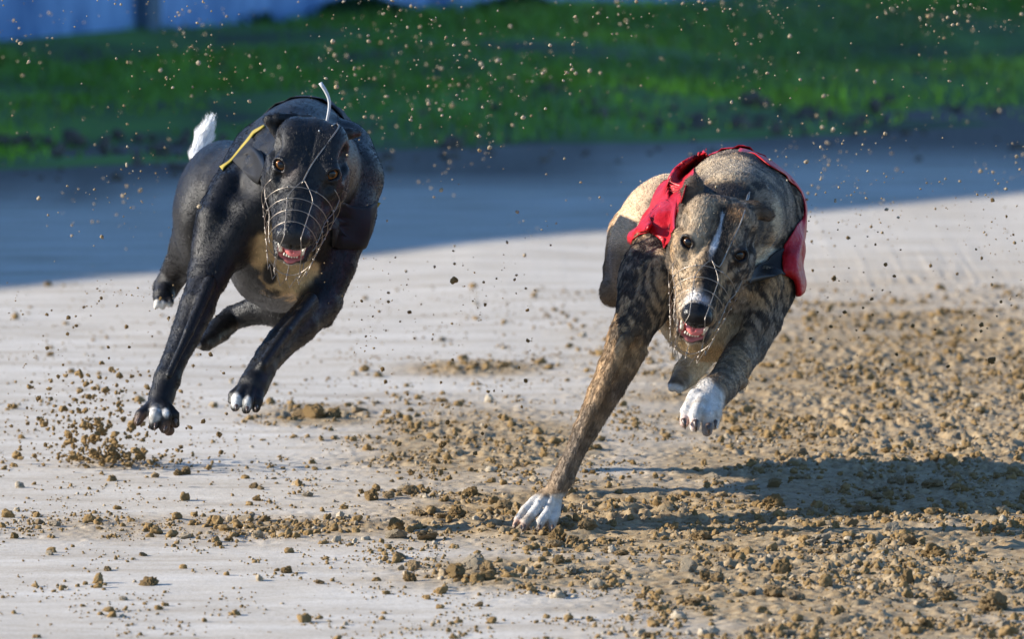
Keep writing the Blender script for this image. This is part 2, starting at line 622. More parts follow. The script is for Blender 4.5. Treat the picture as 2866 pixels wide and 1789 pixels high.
def catmull(pts, n):
    p = np.asarray(pts, float)
    q = np.vstack([2 * p[0] - p[1], p, 2 * p[-1] - p[-2]])
    seg = np.linalg.norm(np.diff(p, axis=0), axis=1)
    cum = np.r_[0, np.cumsum(seg)] / max(seg.sum(), 1e-9)
    out = []
    for s in np.linspace(0, 1, n):
        i = min(int(np.searchsorted(cum, s, side='right')) - 1, len(p) - 2)
        t = (s - cum[i]) / max(cum[i + 1] - cum[i], 1e-9)
        a, b, c, d = q[i], q[i + 1], q[i + 2], q[i + 3]
        out.append(0.5 * (2 * b + (c - a) * t + (2 * a - 5 * b + 4 * c - d) * t * t + (3 * b - a - 3 * c + d) * t ** 3))
    return np.array(out)

def sheet(curves, n, m):
    """loft a grid through a list of 3-D curves: n along a curve, m across"""
    C = np.array([catmull(c, n) for c in curves])
    Gd = np.array([catmull(C[:, i], m) for i in range(n)])
    return Gd

def grid_faces(n, m):
    i, j = np.meshgrid(np.arange(n - 1), np.arange(m - 1), indexing='ij')
    a = (i * m + j).ravel()
    return np.stack([a, a + 1, a + m + 1, a + m], 1)

def cloth(name, Gd, mat, parent, thick=0.0014, subdiv=True):
    n, m = Gd.shape[:2]
    o = mesh_obj(name, Gd.reshape(-1, 3), grid_faces(n, m), mat, parent)
    s = o.modifiers.new('thickness', 'SOLIDIFY'); s.thickness = thick; s.offset = 0
    return o

# ------------------------------------------------------------------ building a dog from its implicit body
def build_skin(name, body, head, h, parent, mat, colour, fur_mat=None, fur_n=0, fur_len=0.008, extra_fur=None, bumpf=None):
    V, F = body.mesh(h)
    # keep the largest shell
    bm = bmesh.new()
    me = bpy.data.meshes.new(name)
    me.vertices.add(len(V)); me.vertices.foreach_set('co', V.astype(np.float32).ravel())
    me.loops.add(len(F) * 4); me.loops.foreach_set('vertex_index', F.astype(np.int32).ravel())
    me.polygons.add(len(F)); me.polygons.foreach_set('loop_start', np.arange(0, len(F) * 4, 4, dtype=np.int32))
    me.update(calc_edges=True); me.validate()
    bm.from_mesh(me)
    if head is not None:
        bm.verts.ensure_lookup_table()
        co = np.array([v.co[:] for v in bm.verts])
        q = head.loc(co)
        inh = (q[:, 1] > -5) & (np.abs(q[:, 0]) < 7.5) & (q[:, 2] > -11) & (q[:, 2] < 4.5) & (q[:, 1] < 14)
        edges = [e for e in bm.edges if inh[e.verts[0].index] and inh[e.verts[1].index]]
        bmesh.ops.subdivide_edges(bm, edges=edges, cuts=1, use_grid_fill=True)
    bmesh.ops.triangulate(bm, faces=[f for f in bm.faces if len(f.verts) > 4])
    bm.to_mesh(me); bm.free()
    nv = len(me.vertices)
    V = np.empty(nv * 3, np.float32); me.vertices.foreach_get('co', V); V = V.reshape(-1, 3).astype(float)
    g = None
    for _ in range(2):
        d = body.sdf(V)
        g = body.grad(V, f0=d) if g is None else g
        V = V - g * np.clip(d, -h, h)[:, None] * 0.9
    nrm = body.grad(V, 0.0012)
    # soft weights of the shapes at each point
    tags = sorted({p.tag for p in body.prims if p.op == 'u'})
    wt = {t: np.zeros(nv) for t in tags}
    flow = np.zeros((nv, 3)); wsum = np.zeros(nv) + 1e-9
    sub = {t: np.full(nv, 1.0) for t in {p.tag for p in body.prims if p.op == 's'}}
    for p in body.prims:
        d = np.full(nv, 1.0)
        mk = ((V > p.lo - 0.02) & (V < p.hi + 0.02)).all(1)
        if not mk.any(): continue
        d[mk] = p.d(V[mk])
        if p.op == 's':
            sub[p.tag] = np.minimum(sub[p.tag], np.abs(d)); continue
        ww = np.where(d < 0.9, np.exp(-np.clip(d, 0, 1) / 0.006), 0)
        wt[p.tag] += ww
        flow += ww[:, None] * p.flow
        wsum += ww
    for t in tags: wt[t] = wt[t] / wsum
    flow /= np.linalg.norm(flow, axis=1, keepdims=True) + 1e-9
    if bumpf is not None:
        V = V + nrm * bumpf(V, wt, head)[:, None]
    me.vertices.foreach_set('co', V.astype(np.float32).ravel())
    me.update()
    u, v = project(V)
    colr, gloss, furl = colour(V, u, v, wt, sub, head, nrm, flow)
    add_attrs(me, {'coat': colr, 'gloss': gloss})
    me.polygons.foreach_set('use_smooth', np.ones(len(me.polygons), dtype=bool))
    me.materials.append(mat)
    o = bpy.data.objects.new(name, me)
    COL.objects.link(o)
    put_under(o, parent)
    if fur_n:
        make_fur(me, V, nrm, flow, colr, furl, fur_n, fur_len, fur_mat, parent)
    return o

def make_fur(me, V, nrm, flow, colr, furl, n, length, mat, parent):
    me.calc_loop_triangles()
    T = np.empty(len(me.loop_triangles) * 3, np.int32)
    me.loop_triangles.foreach_get('vertices', T); T = T.reshape(-1, 3)
    a, b, c = V[T[:, 0]], V[T[:, 1]], V[T[:, 2]]
    ar = np.linalg.norm(np.cross(b - a, c - a), axis=1) * furl[T].mean(1)
    cen = (a + b + c) / 3
    vis = ((CAM - cen) / np.linalg.norm(CAM - cen, axis=1, keepdims=True) * nrm[T[:, 0]]).sum(1)
    ar = ar * np.where(vis > -0.35, 1.0, 0.25)
    pick = rng.choice(len(T), n, p=ar / ar.sum())
    r1, r2 = np.sqrt(rng.random(n)), rng.random(n)
    w0, w1, w2 = 1 - r1, r1 * (1 - r2), r1 * r2
    def lerp(A):
        return w0[:, None] * A[T[pick, 0]] + w1[:, None] * A[T[pick, 1]] + w2[:, None] * A[T[pick, 2]]
    p, nn, fl, cc = lerp(V), lerp(nrm), lerp(flow), lerp(colr)
    ln = (w0 * furl[T[pick, 0]] + w1 * furl[T[pick, 1]] + w2 * furl[T[pick, 2]])
    fl = fl + rng.normal(0, 0.22, (n, 3))
    fl = fl - nn * (fl * nn).sum(1)[:, None]
    fl /= np.linalg.norm(fl, axis=1, keepdims=True) + 1e-9
    L = length * ln * rng.uniform(0.6, 1.25, n)
    lift = rng.uniform(0.06, 0.30, n)
    p0 = p - nn * 0.0006
    p1 = p + (fl * 0.5 + nn * lift[:, None] * 0.62) * L[:, None]
    p2 = p + (fl * 1.0 + nn * lift[:, None] * 0.85) * L[:, None]
    pts = np.stack([p0, p1, p2], 1).reshape(-1, 3).astype(np.float32)
    hc = bpy.data.hair_curves.new('fur')
    hc.add_curves([3] * n)
    hc.attributes['position'].data.foreach_set('vector', pts.ravel())
    ra = hc.attributes.get('radius') or hc.attributes.new('radius', 'FLOAT', 'POINT')
    rad = np.tile(np.array([0.00026, 0.00020, 0.00005], np.float32), n)
    ra.data.foreach_set('value', rad)
    ca = hc.attributes.new('coat', 'FLOAT_COLOR', 'CURVE')
    cc = np.clip(cc * np.exp(rng.normal(0, 0.38, n))[:, None], 0, 1)
    ca.data.foreach_set('color', np.c_[cc, np.ones(n)].astype(np.float32).ravel())
    hc.materials.append(mat)
    o = bpy.data.objects.new('fur', hc)
    COL.objects.link(o)
    put_under(o, parent)
    o['kind'] = 'stuff'
    return o

def eyeball(head, sx, mat, parent, look=None):
    V, F = sphere((0, 0, 0), 1.0, 24, 16)
    o = mesh_obj('eye', V, F, mat)
    c = head.w(np.array([Head.EYE[0] * sx, Head.EYE[1], Head.EYE[2]]) - head.eye_dir(sx) * 0.20)
    d = head.R @ head.eye_dir(sx)
    look = -FW if look is None else look
    g = d * 0.5 + look * 0.5; g /= np.linalg.norm(g)
    o.parent = parent
    o.rotation_euler = Vector(g).to_track_quat('Z', 'Y').to_euler()
    o.scale = (1.07 * head.s,) * 3
    o.location = Vector(c) - parent.location
    return o

def teeth(head, mat, parent):
    def tooth(base, tip, r):
        V, F = tube(np.linspace(head.w(*base), head.w(*tip), 4), [r * head.s, r * head.s * 0.85, r * head.s * 0.55, r * head.s * 0.12], 7)
        mesh_obj('tooth', V, F, mat, parent)
    for i in range(6):
        x = (i - 2.5) * 0.42
        tooth((x, 10.75 - 0.25 * abs(x), -3.75), (x, 11.0 - 0.25 * abs(x), -4.45), 0.2)
        tooth((x * 0.85, 8.95 - 0.2 * abs(x), -8.2), (x * 0.85, 9.15 - 0.2 * abs(x), -7.5), 0.18)
    for sx in (-1, 1):
        tooth((1.7 * sx, 9.7, -3.8), (1.85 * sx, 9.9, -5.6), 0.34)
        tooth((1.5 * sx, 8.2, -8.0), (1.7 * sx, 8.7, -6.2), 0.34)
        for q in range(3):
            tooth((2.1 * sx, 8.2 - q * 1.3, -4.0), (2.15 * sx, 8.2 - q * 1.3, -4.7), 0.25)

def tongue(head, mat, parent):
    L = [head.ell((0.15, 5.2, -6.35), (1.75, 4.0, 0.6), 0.3, tilt=-16), head.ell((0.3, 8.0, -7.1), (1.4, 1.4, 0.45), 0.5, tilt=-25),
         head.cone([(0.15, 1.5, -5.55, 0.2), (0.15, 8.9, -7.05, 0.15)], 0.25, 's')]
    b = Body(L)
    V, F = b.mesh(0.0015)
    mesh_obj('tongue', V, F, mat, parent)

def muzzle(head, body, wire, parent, strap_px, strap_r=0.0011, loose=None, cord=None, wide=1.0):
    root = empty('racing_muzzle', parent.location)
    put_under(root, parent)
    R = 0.00064
    def ring(f):
        a = wide * np.interp(f, [2.0, 6, 10, 12.4], [5.6, 4.5, 3.5, 2.9])
        top = np.interp(f, [2.0, 6, 10, 12.4], [2.0, 1.35, 0.6, -0.1])
        bot = np.interp(f, [2.0, 6, 10, 12.4], [-9.6, -10.0, -10.4, -10.6])
        return a, (top - bot) / 2, (top + bot) / 2
    def pt(f, th):
        a, b, c = ring(f)
        return head.w(a * math.sin(th), f + 0.0, c + b * math.cos(th))
    parts, beads = [], []
    fs = [4.3, 6.2, 8.1, 10.0]
    for f in fs:
        parts.append(tube([pt(f + 0.35 * math.cos(t) ** 2, t) for t in np.linspace(0, 2 * math.pi, 40, endpoint=False)], R, 5, True))
    ths = [-0.42, 0.42, -1.25, 1.25, -1.9, 1.9, -2.6, 2.6, math.pi]
    for th in ths:
        s = np.linspace(0, 1, 16)
        if abs(th) < 0.5:
            path = [pt(3.4 + 9.0 * q, th * min(1, q * 3.2 + 0.02)) for q in s]
            path += [head.w(1.6 * math.copysign(1, th), 13.2, -2.6), head.w(1.7 * math.copysign(1, th), 12.9, -5.6), head.w(1.7 * math.copysign(1, th), 11.9, -8.6), head.w(1.6 * math.copysign(1, th), 11.0, -10.2)]
            path = catmull(path, 40)
        else:
            wob = 0.12 * math.sin(th * 7)
            path = [pt(2.2 + 9.2 * q, th + wob * math.sin(q * 9)) for q in s]
        parts.append(tube(path, R, 5))
        for f in fs:
            beads.append(sphere(pt(f + 0.35 * math.cos(th) ** 2, th), 0.0019, 6, 4))
    # zig-zag lower front edge
    zz = []
    for i in range(13):
        th = math.pi - 1.35 + 2.7 * i / 12
        zz.append(pt(11.2 + (0.9 if i % 2 else -0.4), th) - head.R[:, 2] * (0.006 if i % 2 else 0.0))
    parts.append(tube(zz, R, 5))
    parts.append(tube([pt(2.2, t) for t in np.linspace(0.9, 2 * math.pi - 0.9, 30)], R, 5))
    V, F = join(parts)
    mesh_obj('wire_basket', V, F, wire, root)
    V, F = join(beads)
    mesh_obj('wire_twists', V, F, wire, root)['kind'] = 'stuff'
    top = pt(3.4, 0)
    path = [top] + [body.surf(u, v, l) for u, v, l in strap_px]
    V, F = tube(catmull(path, 40), strap_r, 6)
    mesh_obj('head_wire', V, F, wire, root)
    if cord:
        V, F = tube(catmull([body.surf(u, v, l) if y is None else P(u, v, y) for u, v, y, l in cord[0]], 30), np.interp(np.linspace(0, 1, 30), [0, 0.6, 1], cord[1]), 7)
        mesh_obj('loose_cord', V, F, cord[2], root)
    return root

def claws(lst, mat, parent, dY):
    for (u0, v0, Y0, u1, v1, r) in lst:
        a, b = P(u0, v0, Y0 + dY), P(u1, v1, Y0 + dY - 0.004)
        mid = (a + b) / 2 - FW * 0.004
        V, F = tube(catmull([a, mid, b], 6), np.linspace(1, 0.15, 6) * r * mpp(Y0 + dY), 7)
        mesh_obj('claw', V, F, mat, parent)

M = {}
M['wire'] = mat_simple('galvanised_wire', (0.26, 0.225, 0.19), 0.42, 0.5, 0.9)
M['cord'] = mat_simple('grey_cord', (0.42, 0.42, 0.42), 0.7)
M['tooth'] = mat_simple('tooth_enamel', (0.72, 0.68, 0.58), 0.25, 0.5)
M['tongue'] = mat_simple('wet_tongue', (0.55, 0.14, 0.13), 0.22, 0.6, bump=(400, 0.3, 0.001), var=0.15)
M['claw'] = mat_simple('dark_claw', (0.055, 0.035, 0.025), 0.35, 0.5, var=0.3, scale=200)
M['eye_amber'] = mat_eye('amber_eye', (0.27, 0.10, 0.024))
M['eye_brown'] = mat_eye('brown_eye', (0.12, 0.055, 0.025))
M['coat_black'] = mat_coat('black_coat', 0.36, 0.0, 0.24, 0.7)
M['fur_black'] = mat_fur('black_fur', 0.30, 0.26)
M['coat_brindle'] = mat_coat('brindle_coat', 0.6, 0.0, 0.15)
M['fur_brindle'] = mat_fur('brindle_fur', 0.4, 0.12)

def face_common(V, head, sub, wt, col, gloss, furl, gum=(0.42, 0.12, 0.11), lip=(0.012, 0.010, 0.010)):
    q = head.loc(V)
    x, f, t = q[:, 0], q[:, 1], q[:, 2]
    inhead = (f > -9) & (np.abs(x) < 7.5) & (t > -11.5)
    # lids
    le = sub['eyehole'] / head.s
    m = np.maximum(sstep(0.42, 0.12, le), sstep(0.3, 0.6, wt['lid'])) * inhead
    col = mix(col, np.array([0.008, 0.006, 0.006]), m); gloss = np.maximum(gloss, m * 0.6); furl = furl * (1 - sstep(0.7, 0.25, le))
    # inside of the mouth
    lm = sub['mouth'] / head.s
    m = sstep(0.30, 0.10, lm) * inhead
    col = mix(col, np.array(gum), m); gloss = np.maximum(gloss, m); furl = furl * (1 - sstep(0.8, 0.3, lm))
    m2 = np.exp(-((lm - 0.42) / 0.22) ** 2) * inhead * (f > 3) * sstep(-4.2, -5.0, t)
    col = mix(col, np.array(lip), np.clip(m2, 0, 1) * 0.95); gloss = np.maximum(gloss, m2 * 0.8)
    # nose leather
    m = sstep(0.14, 0.32, wt['nose']) * (f > 9.9) * (t > -3.9)
    n = vnoise(q * 9)
    col = mix(col, np.array([0.010, 0.010, 0.011]) * (0.7 + 0.8 * n[:, None]), m); gloss = np.where(m > 0.3, 0.95, gloss); furl = furl * (1 - m)
    return col, gloss, np.clip(furl, 0.0, 3)

# ------------------------------------------------------------------ the setting: sand track, verge, grass, perimeter hoarding
def ax_dense(a, b, step, reach, growth=1.25):
    c = list(np.arange(a, b + 1e-9, step))
    lo, d = [], step
    x = a
    while x > -reach:
        d *= growth; x -= d; lo.append(x)
    hi, d, x = [], step, b
    while x < reach:
        d *= growth; x += d; hi.append(x)
    return np.array(lo[::-1] + c + hi)

def ell_px(u, v, cu, cv, ru, rv, s):
    d = ((u - cu) / ru) ** 2 + ((v - cv) / rv) ** 2
    return s * np.exp(-d * 1.2)

def churn_at(X):
    """how broken up the sand is at a place on the track"""
    u, v = project(np.c_[X[:, 0], X[:, 1], np.zeros(len(X))])
    c = np.maximum.reduce([ell_px(u, v, 2560, 1180, 760, 330, 1.0), ell_px(u, v, 1900, 1450, 800, 110, 0.95), ell_px(u, v, 2420, 1600, 700, 230, 0.95),
                           ell_px(u, v, 890, 1170, 200, 32, 0.75), ell_px(u, v, 1320, 1030, 230, 24, 0.55), ell_px(u, v, 1350, 1260, 420, 130, 0.62),
                           ell_px(u, v, 850, 1480, 520, 46, 0.42), ell_px(u, v, 1500, 1610, 430, 60, 0.6), ell_px(u, v, 2420, 850, 420, 14, 0.5),
                           ell_px(u, v, 330, 1295, 160, 16, 0.45), ell_px(u, v, 300, 1480, 400, 40, 0.3)])
    n = fbm(np.c_[X[:, 0] * 3.0, X[:, 1] * 5.0, np.zeros(len(X))], 4)
    return np.clip(c * (0.35 + 1.3 * n), 0, 1) * (v < 3000)

VERGE_A, VERGE_B = G(0, 470)[:2], G(2866, 345)[:2]
VD = (VERGE_B - VERGE_A) / np.linalg.norm(VERGE_B - VERGE_A)
VN = np.array([-VD[1], VD[0]])
def verge(x, y):
    """metres beyond the track's far edge"""
    return (x - VERGE_A[0]) * VN[0] + (y - VERGE_A[1]) * VN[1]

gx = ax_dense(-1.0, 1.0, 0.0042, 300, 1.35)
gy = ax_dense(-1.75, 4.4, 0.0075, 300, 1.30)
gy = np.array([g for i, g in enumerate(gy) if not (0.95 < g < 4.4 and i % 2)])
XX, YY = np.meshgrid(gx, gy, indexing='ij')
GP = np.c_[XX.ravel(), YY.ravel(), np.zeros(XX.size)]
near = (np.abs(GP[:, 0]) < 1.6) & (GP[:, 1] > -2.6) & (GP[:, 1] < 12)
churn = np.zeros(len(GP)); churn[near] = churn_at(GP[near])
z = np.zeros(len(GP))
q = GP[near]
z[near] = (fbm(q * np.array([2.5, 1.2, 1]), 3) - 0.5) * 0.010
rip = fbm(q * np.array([14, 60, 1.0]), 3) - 0.5
z[near] += rip * 0.0022
rough = (1 - np.abs(2 * fbm(q * np.array([38, 38, 1.0]) + 3, 4) - 1)) - 0.6
lump = fbm(q * np.array([110, 90, 1.0]) + 9, 3) - 0.45
patch = sstep(0.44, 0.62, fbm(q * np.array([13, 9, 1.0]) + 21, 3))
z[near] += churn[near] * (rough * 0.016 + lump * (0.006 + 0.026 * patch))
fade = sstep(1.6, 1.2, np.abs(GP[:, 0])) * sstep(-2.6, -2.1, GP[:, 1])
z *= fade
# the planted paw presses a hollow with a raised rim
pf = P(1500, 1487, -0.28)
dd = np.hypot((GP[:, 0] - pf[0]) / 0.05, (GP[:, 1] - pf[1]) / 0.09)
z += np.exp(-((dd - 1.35) / 0.45) ** 2) * 0.006 - np.exp(-dd ** 2) * (z * 0.8)
vg = verge(GP[:, 0], GP[:, 1])
GP[:, 2] = z - 0.05 * sstep(0.35, 1.2, vg)
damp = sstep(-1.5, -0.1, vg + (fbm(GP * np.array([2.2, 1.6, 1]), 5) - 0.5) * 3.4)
M['sand'] = mat_sand()
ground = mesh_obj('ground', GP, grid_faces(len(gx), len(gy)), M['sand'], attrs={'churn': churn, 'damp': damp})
tag(ground, 'pale raked sand of the racing track', kind='structure')

# grass bank behind the track
def bank_z(x, y):
    d = verge(x, y)
    return 0.05 * sstep(0.0, 2.6, d) + (fbm(np.stack([x * 0.9, y * 0.7, x * 0], -1), 3) - 0.5) * 0.24 * sstep(0, 1.2, d) * (1 - 0.8 * sstep(3.0, 5.0, d))
s_ = np.linspace(-30, 32, 180); d_ = np.r_[np.linspace(-0.12, 8, 60), np.linspace(8.5, 60, 20)]
SS, DD = np.meshgrid(s_, d_, indexing='ij')
bx = VERGE_A[0] + SS * VD[0] + DD * VN[0]; by = VERGE_A[1] + SS * VD[1] + DD * VN[1]
bz = bank_z(bx, by) - 0.03 * (DD < 0)
nb = N('turf_soil')
na = nb.noise(1.6, 5, 0.6)
ra = nb.ramp(na.outputs['Fac'], [(0.35, (0.045, 0.036, 0.024)), (0.46, (0.060, 0.115, 0.016)), (0.7, (0.11, 0.24, 0.022))])
nb.link(ra.outputs[0], nb.b.inputs['Base Color']); nb.set(Roughness=0.95)
bank = mesh_obj('grass_bank', np.stack([bx, by, bz], -1).reshape(-1, 3), grid_faces(len(s_), len(d_)), nb.m)
tag(bank, 'turf bank along the far side of the track', kind='structure')

def blades(name, root, h, lean, wid, colr, mat, label, kind='stuff', cat=None):
    n = len(root)
    a = rng.uniform(0, 2 * math.pi, n)
    side = np.c_[np.cos(a), np.sin(a), np.zeros(n)] * wid[:, None]
    ln = np.c_[rng.normal(0, 1, n), rng.normal(0, 1, n), np.zeros(n)] * (lean * h)[:, None]
    up = np.c_[np.zeros((n, 2)), h]
    p0, p1 = root - side, root + side
    m0 = root + up * 0.6 + ln * 0.35 - side * 0.8; m1 = root + up * 0.6 + ln * 0.35 + side * 0.8
    tp = root + up + ln
    V = np.stack([p0, p1, m1, m0, tp], 1).reshape(-1, 3)
    k = np.arange(n)[:, None] * 5
    F = np.concatenate([k + np.array([0, 1, 2]), k + np.array([0, 2, 3]), k + np.array([3, 2, 4])])
    o = mesh_obj(name, V, F, mat, smooth=False, attrs={'tint': np.repeat(colr, 5, 0)})
    return tag(o, label, cat, kind=kind)

ng = N('grass_blade')
at_ = ng.attr('tint')
ng.link(at_.outputs['Color'], ng.b.inputs['Base Color'])
ng.set(Roughness=0.5); ng.b.inputs['Specular IOR Level'].default_value = 0.3
n = 120000
s0 = rng.uniform(-3.6, 7.0, n); d0 = rng.uniform(0.05, 7.2, n)
rx = VERGE_A[0] + s0 * VD[0] + d0 * VN[0]; ry = VERGE_A[1] + s0 * VD[1] + d0 * VN[1]
pn = fbm(np.c_[rx * 1.3, ry * 0.9, rx * 0], 4)
keep = rng.random(n) < sstep(0.36, 0.50, pn) * sstep(-0.2, 1.3, d0 + (pn - .5) * 2) + 0.06
rx, ry, pn = rx[keep], ry[keep], pn[keep]
n = len(rx)
tone = fbm(np.c_[rx * 0.8 + 5, ry * 0.6, rx * 0], 3)
gc = mix(np.tile(np.array([0.115, 0.255, 0.022]), (n, 1)), np.array([0.42, 0.68, 0.03]), sstep(0.38, 0.66, tone))
gu, gv = project(np.c_[rx, ry, np.full(n, 0.05)])
gc = mix(gc, np.array([0.26, 0.50, 0.02]), ell_px(gu, gv, 40, 360, 160, 45, 0.8))
gc = mix(gc, np.array([0.13, 0.17, 0.06]), 0.55 * sstep(1300, 2600, gu) * sstep(0.35, 0.6, fbm(np.c_[rx * 1.1, ry, rx * 0] + 7)))
gc = gc * rng.uniform(0.6, 1.3, n)[:, None]
dry = rng.random(n) < 0.06
gc[dry] = np.array([0.16, 0.13, 0.05])
M['grass'] = ng.m
hh = rng.uniform(0.016, 0.045, n) * (0.7 + 0.8 * sstep(0.45, 0.7, pn))
blades('grass', np.c_[rx, ry, bank_z(rx, ry) - 0.004], hh, np.full(n, 0.35), rng.uniform(0.0022, 0.0045, n), gc, M['grass'], 'short rough grass covering the bank behind the track')
for i, (u, v, hgt, wd, lab) in enumerate([(650, 46, 0.03, 0.10, 'dark weed clump left of the other two below the pale hoarding'), (1020, 36, 0.04, 0.15, 'broadest dark weed clump below the pale hoarding, above the black dog'), (1450, 20, 0.03, 0.12, 'low dark weed clump, rightmost below the pale hoarding')]):
    c = G(u, v, 0.06)
    m = 1400
    r_ = np.abs(rng.normal(0, 0.5, m)); a_ = rng.uniform(0, 2 * math.pi, m)
    x_, y_ = c[0] + r_ * wd * np.cos(a_), c[1] - 0.25 + r_ * wd * np.sin(a_)
    hh = hgt * rng.uniform(0.5, 1.1, m) * np.exp(-(r_ / 1.1) ** 2) + 0.03
    cl = np.tile(np.array([0.016, 0.050, 0.012]), (m, 1)) * rng.uniform(0.5, 1.5, m)[:, None]
    o = blades('weed_clump', np.c_[x_, y_, bank_z(x_, y_)], hh, np.full(m, 0.3), np.full(m, 0.007), cl, M['grass'], lab, None, 'weeds')
    o['group'] = 'weed clumps below the hoarding'

# perimeter hoarding beyond the bank: its shadow falls across the bank and the far half of the track
SH_A, SH_B = G(0, 806)[:2], G(2866, 535)[:2]
WD = (SH_B - SH_A) / np.linalg.norm(SH_B - SH_A)
W0 = G(600, 64, 0.06)[:2]
A_ = np.array([[SUN_H[0], -WD[0]], [SUN_H[1], -WD[1]]])
Ls, ss = np.linalg.solve(A_, W0 - SH_A)
WALL_H = Ls * math.tan(SUN_EL)
hoard = empty('hoarding', (W0[0], W0[1], 0))
tag(hoard, 'tall pale panel hoarding with dark posts beyond the grass bank', 'hoarding')
np_ = N('pale_panel')
nn_ = np_.noise(5.0, 5, 0.65, vec_scale=(1, 1, 0.35))
rr_ = np_.ramp(nn_.outputs['Fac'], [(0.36, (0.05, 0.14, 0.33)), (0.62, (0.24, 0.40, 0.68))])
np_.link(rr_.outputs[0], np_.b.inputs['Base Color']); np_.set(Roughness=0.6)
M['panel'] = np_.m
M['post'] = mat_simple('dark_post', (0.07, 0.11, 0.16), 0.6, var=0.2, scale=8)
def box(c, ex, ey, ez, hx, hy, z0, z1):
    V = []
    for zz in (z0, z1):
        for sx, sy in ((-1, -1), (1, -1), (1, 1), (-1, 1)):
            V.append([c[0] + sx * hx * ex[0] + sy * hy * ey[0], c[1] + sx * hx * ex[1] + sy * hy * ey[1], zz])
    F = [(3, 2, 1, 0), (4, 5, 6, 7), (0, 1, 5, 4), (1, 2, 6, 5), (2, 3, 7, 6), (3, 0, 4, 7)]
    return np.array(V), F
WN = np.array([-WD[1], WD[0]])
for k in range(-13, 14):
    c = W0 + WD * (k * 1.86 + 0.55)
    V, F = box(c, WD, WN, None, 0.905, 0.03, 0.02, WALL_H)
    mesh_obj('panel', V, F, M['panel'], hoard, smooth=False)
    c = W0 + WD * (k * 1.86 + 0.55 + 0.93) - WN * 0.02
    V, F = box(c, WD, WN, None, 0.03, 0.06, -0.1, WALL_H - 0.06)
    mesh_obj('post', V, F, M['post'], hoard, smooth=False)

def sunlit(p):
    """is a point in the air out of the hoarding's shadow"""
    t = ((W0 - p[:, :2]) @ WN) / (SUN_H[:2] @ WN)
    return (t < 0) | (p[:, 2] + t * math.tan(SUN_EL) > WALL_H + 0.02)

# ------------------------------------------------------------------ the black greyhound
BY = 0.22                                           # how far behind the brindle dog it runs
HB = Head(857, 480, -0.55 + BY, 10.5, 47, 1.03, snout=1.13)
bp = []
bp.append(ell(822, 566, 0.02, 178, 0.29, 296, roll=10, yaw=-8, pit=3, k=0.03, tag='torso', dY=BY))
bp.append(Cone(pc([(800, 700, -0.16, 120), (800, 720, -0.02, 130)], BY), 0.04, tag='torso'))
bp.append(Cone(pc([(790, 500, 0.12, 165), (690, 545, 0.32, 135), (620, 590, 0.46, 112)], BY), 0.04, tag='torso'))
bp.append(ell(612, 588, 0.42, 112, 0.17, 196, roll=8, yaw=-10, k=0.03, tag='hip', dY=BY))
bp.append(Cone(pc([(742, 640, -0.20, 72), (772, 790, -0.185, 46)], BY), 0.010, tag='torso'))
bp.append(Cone(pc([(872, 640, -0.21, 72), (846, 790, -0.185, 46)], BY), 0.010, tag='torso'))
# neck
bp.append(Cone(pc([(872, 440, -0.44, 86), (884, 458, -0.30, 118), (862, 480, -0.08, 150)], BY), 0.014, tag='neck'))
# left fore leg
bp.append(Cone(pc([(735, 430, -0.05, 88), (690, 560, -0.16, 112), (645, 660, -0.22, 92)], BY), 0.012, tag='foreleg'))
bp.append(Cone(pc([(640, 620, -0.20, 92), (606, 700, -0.24, 72), (582, 775, -0.27, 54)], BY), 0.02, tag='foreleg'))
bp.append(Cone(pc([(580, 775, -0.27, 53), (552, 860, -0.32, 52), (520, 940, -0.36, 42), (488, 1010, -0.40, 36), (468, 1062, -0.42, 41), (452, 1112, -0.44, 38), (442, 1142, -0.455, 36)], BY), 0.012, tag='foreleg'))
bp.append(Cone(pc([(548, 752, -0.25, 22), (538, 768, -0.25, 16)], BY), 0.012, tag='foreleg'))
bp.append(Cone(pc([(586, 790, -0.315, 22), (528, 930, -0.395, 15), (472, 1050, -0.448, 12)], BY), 0.005, tag='foreleg'))
bp.append(Cone(pc([(545, 800, -0.27, 22), (496, 920, -0.355, 15), (450, 1040, -0.41, 12)], BY), 0.005, tag='foreleg'))
bp.append(Cone(pc([(640, 520, -0.20, 46), (596, 610, -0.245, 46), (574, 700, -0.26, 30)], BY), 0.010, tag='foreleg'))
bp.append(Cone(pc([(690, 600, -0.245, 50), (640, 700, -0.262, 40), (600, 770, -0.282, 28)], BY), 0.022, tag='foreleg'))
bp.append(Cone(pc([(870, 840, -0.262, 24), (800, 930, -0.36, 16), (735, 1020, -0.44, 14)], BY), 0.005, tag='foreleg'))
bp.append(Cone(pc([(890, 890, -0.22, 22), (830, 950, -0.29, 18), (770, 1015, -0.37, 14)], BY), 0.005, tag='foreleg'))
# right fore leg
bp.append(Cone(pc([(950, 430, -0.02, 98), (968, 500, -0.08, 104), (958, 620, -0.12, 82)], BY), 0.012, tag='foreleg'))
bp.append(Cone(pc([(958, 600, -0.12, 84), (926, 740, -0.16, 70), (896, 845, -0.20, 58)], BY), 0.02, tag='foreleg'))
bp.append(Cone(pc([(892, 855, -0.21, 56), (840, 910, -0.27, 52), (788, 953, -0.33, 42), (752, 1000, -0.38, 41), (732, 1035, -0.41, 42), (708, 1082, -0.44, 46)], BY), 0.012, tag='foreleg'))
bp.append(Cone(pc([(938, 852, -0.19, 18)], BY), 0.012, tag='foreleg'))
bp.append(Cone(pc([(912, 900, -0.20, 17)], BY), 0.012, tag='foreleg'))
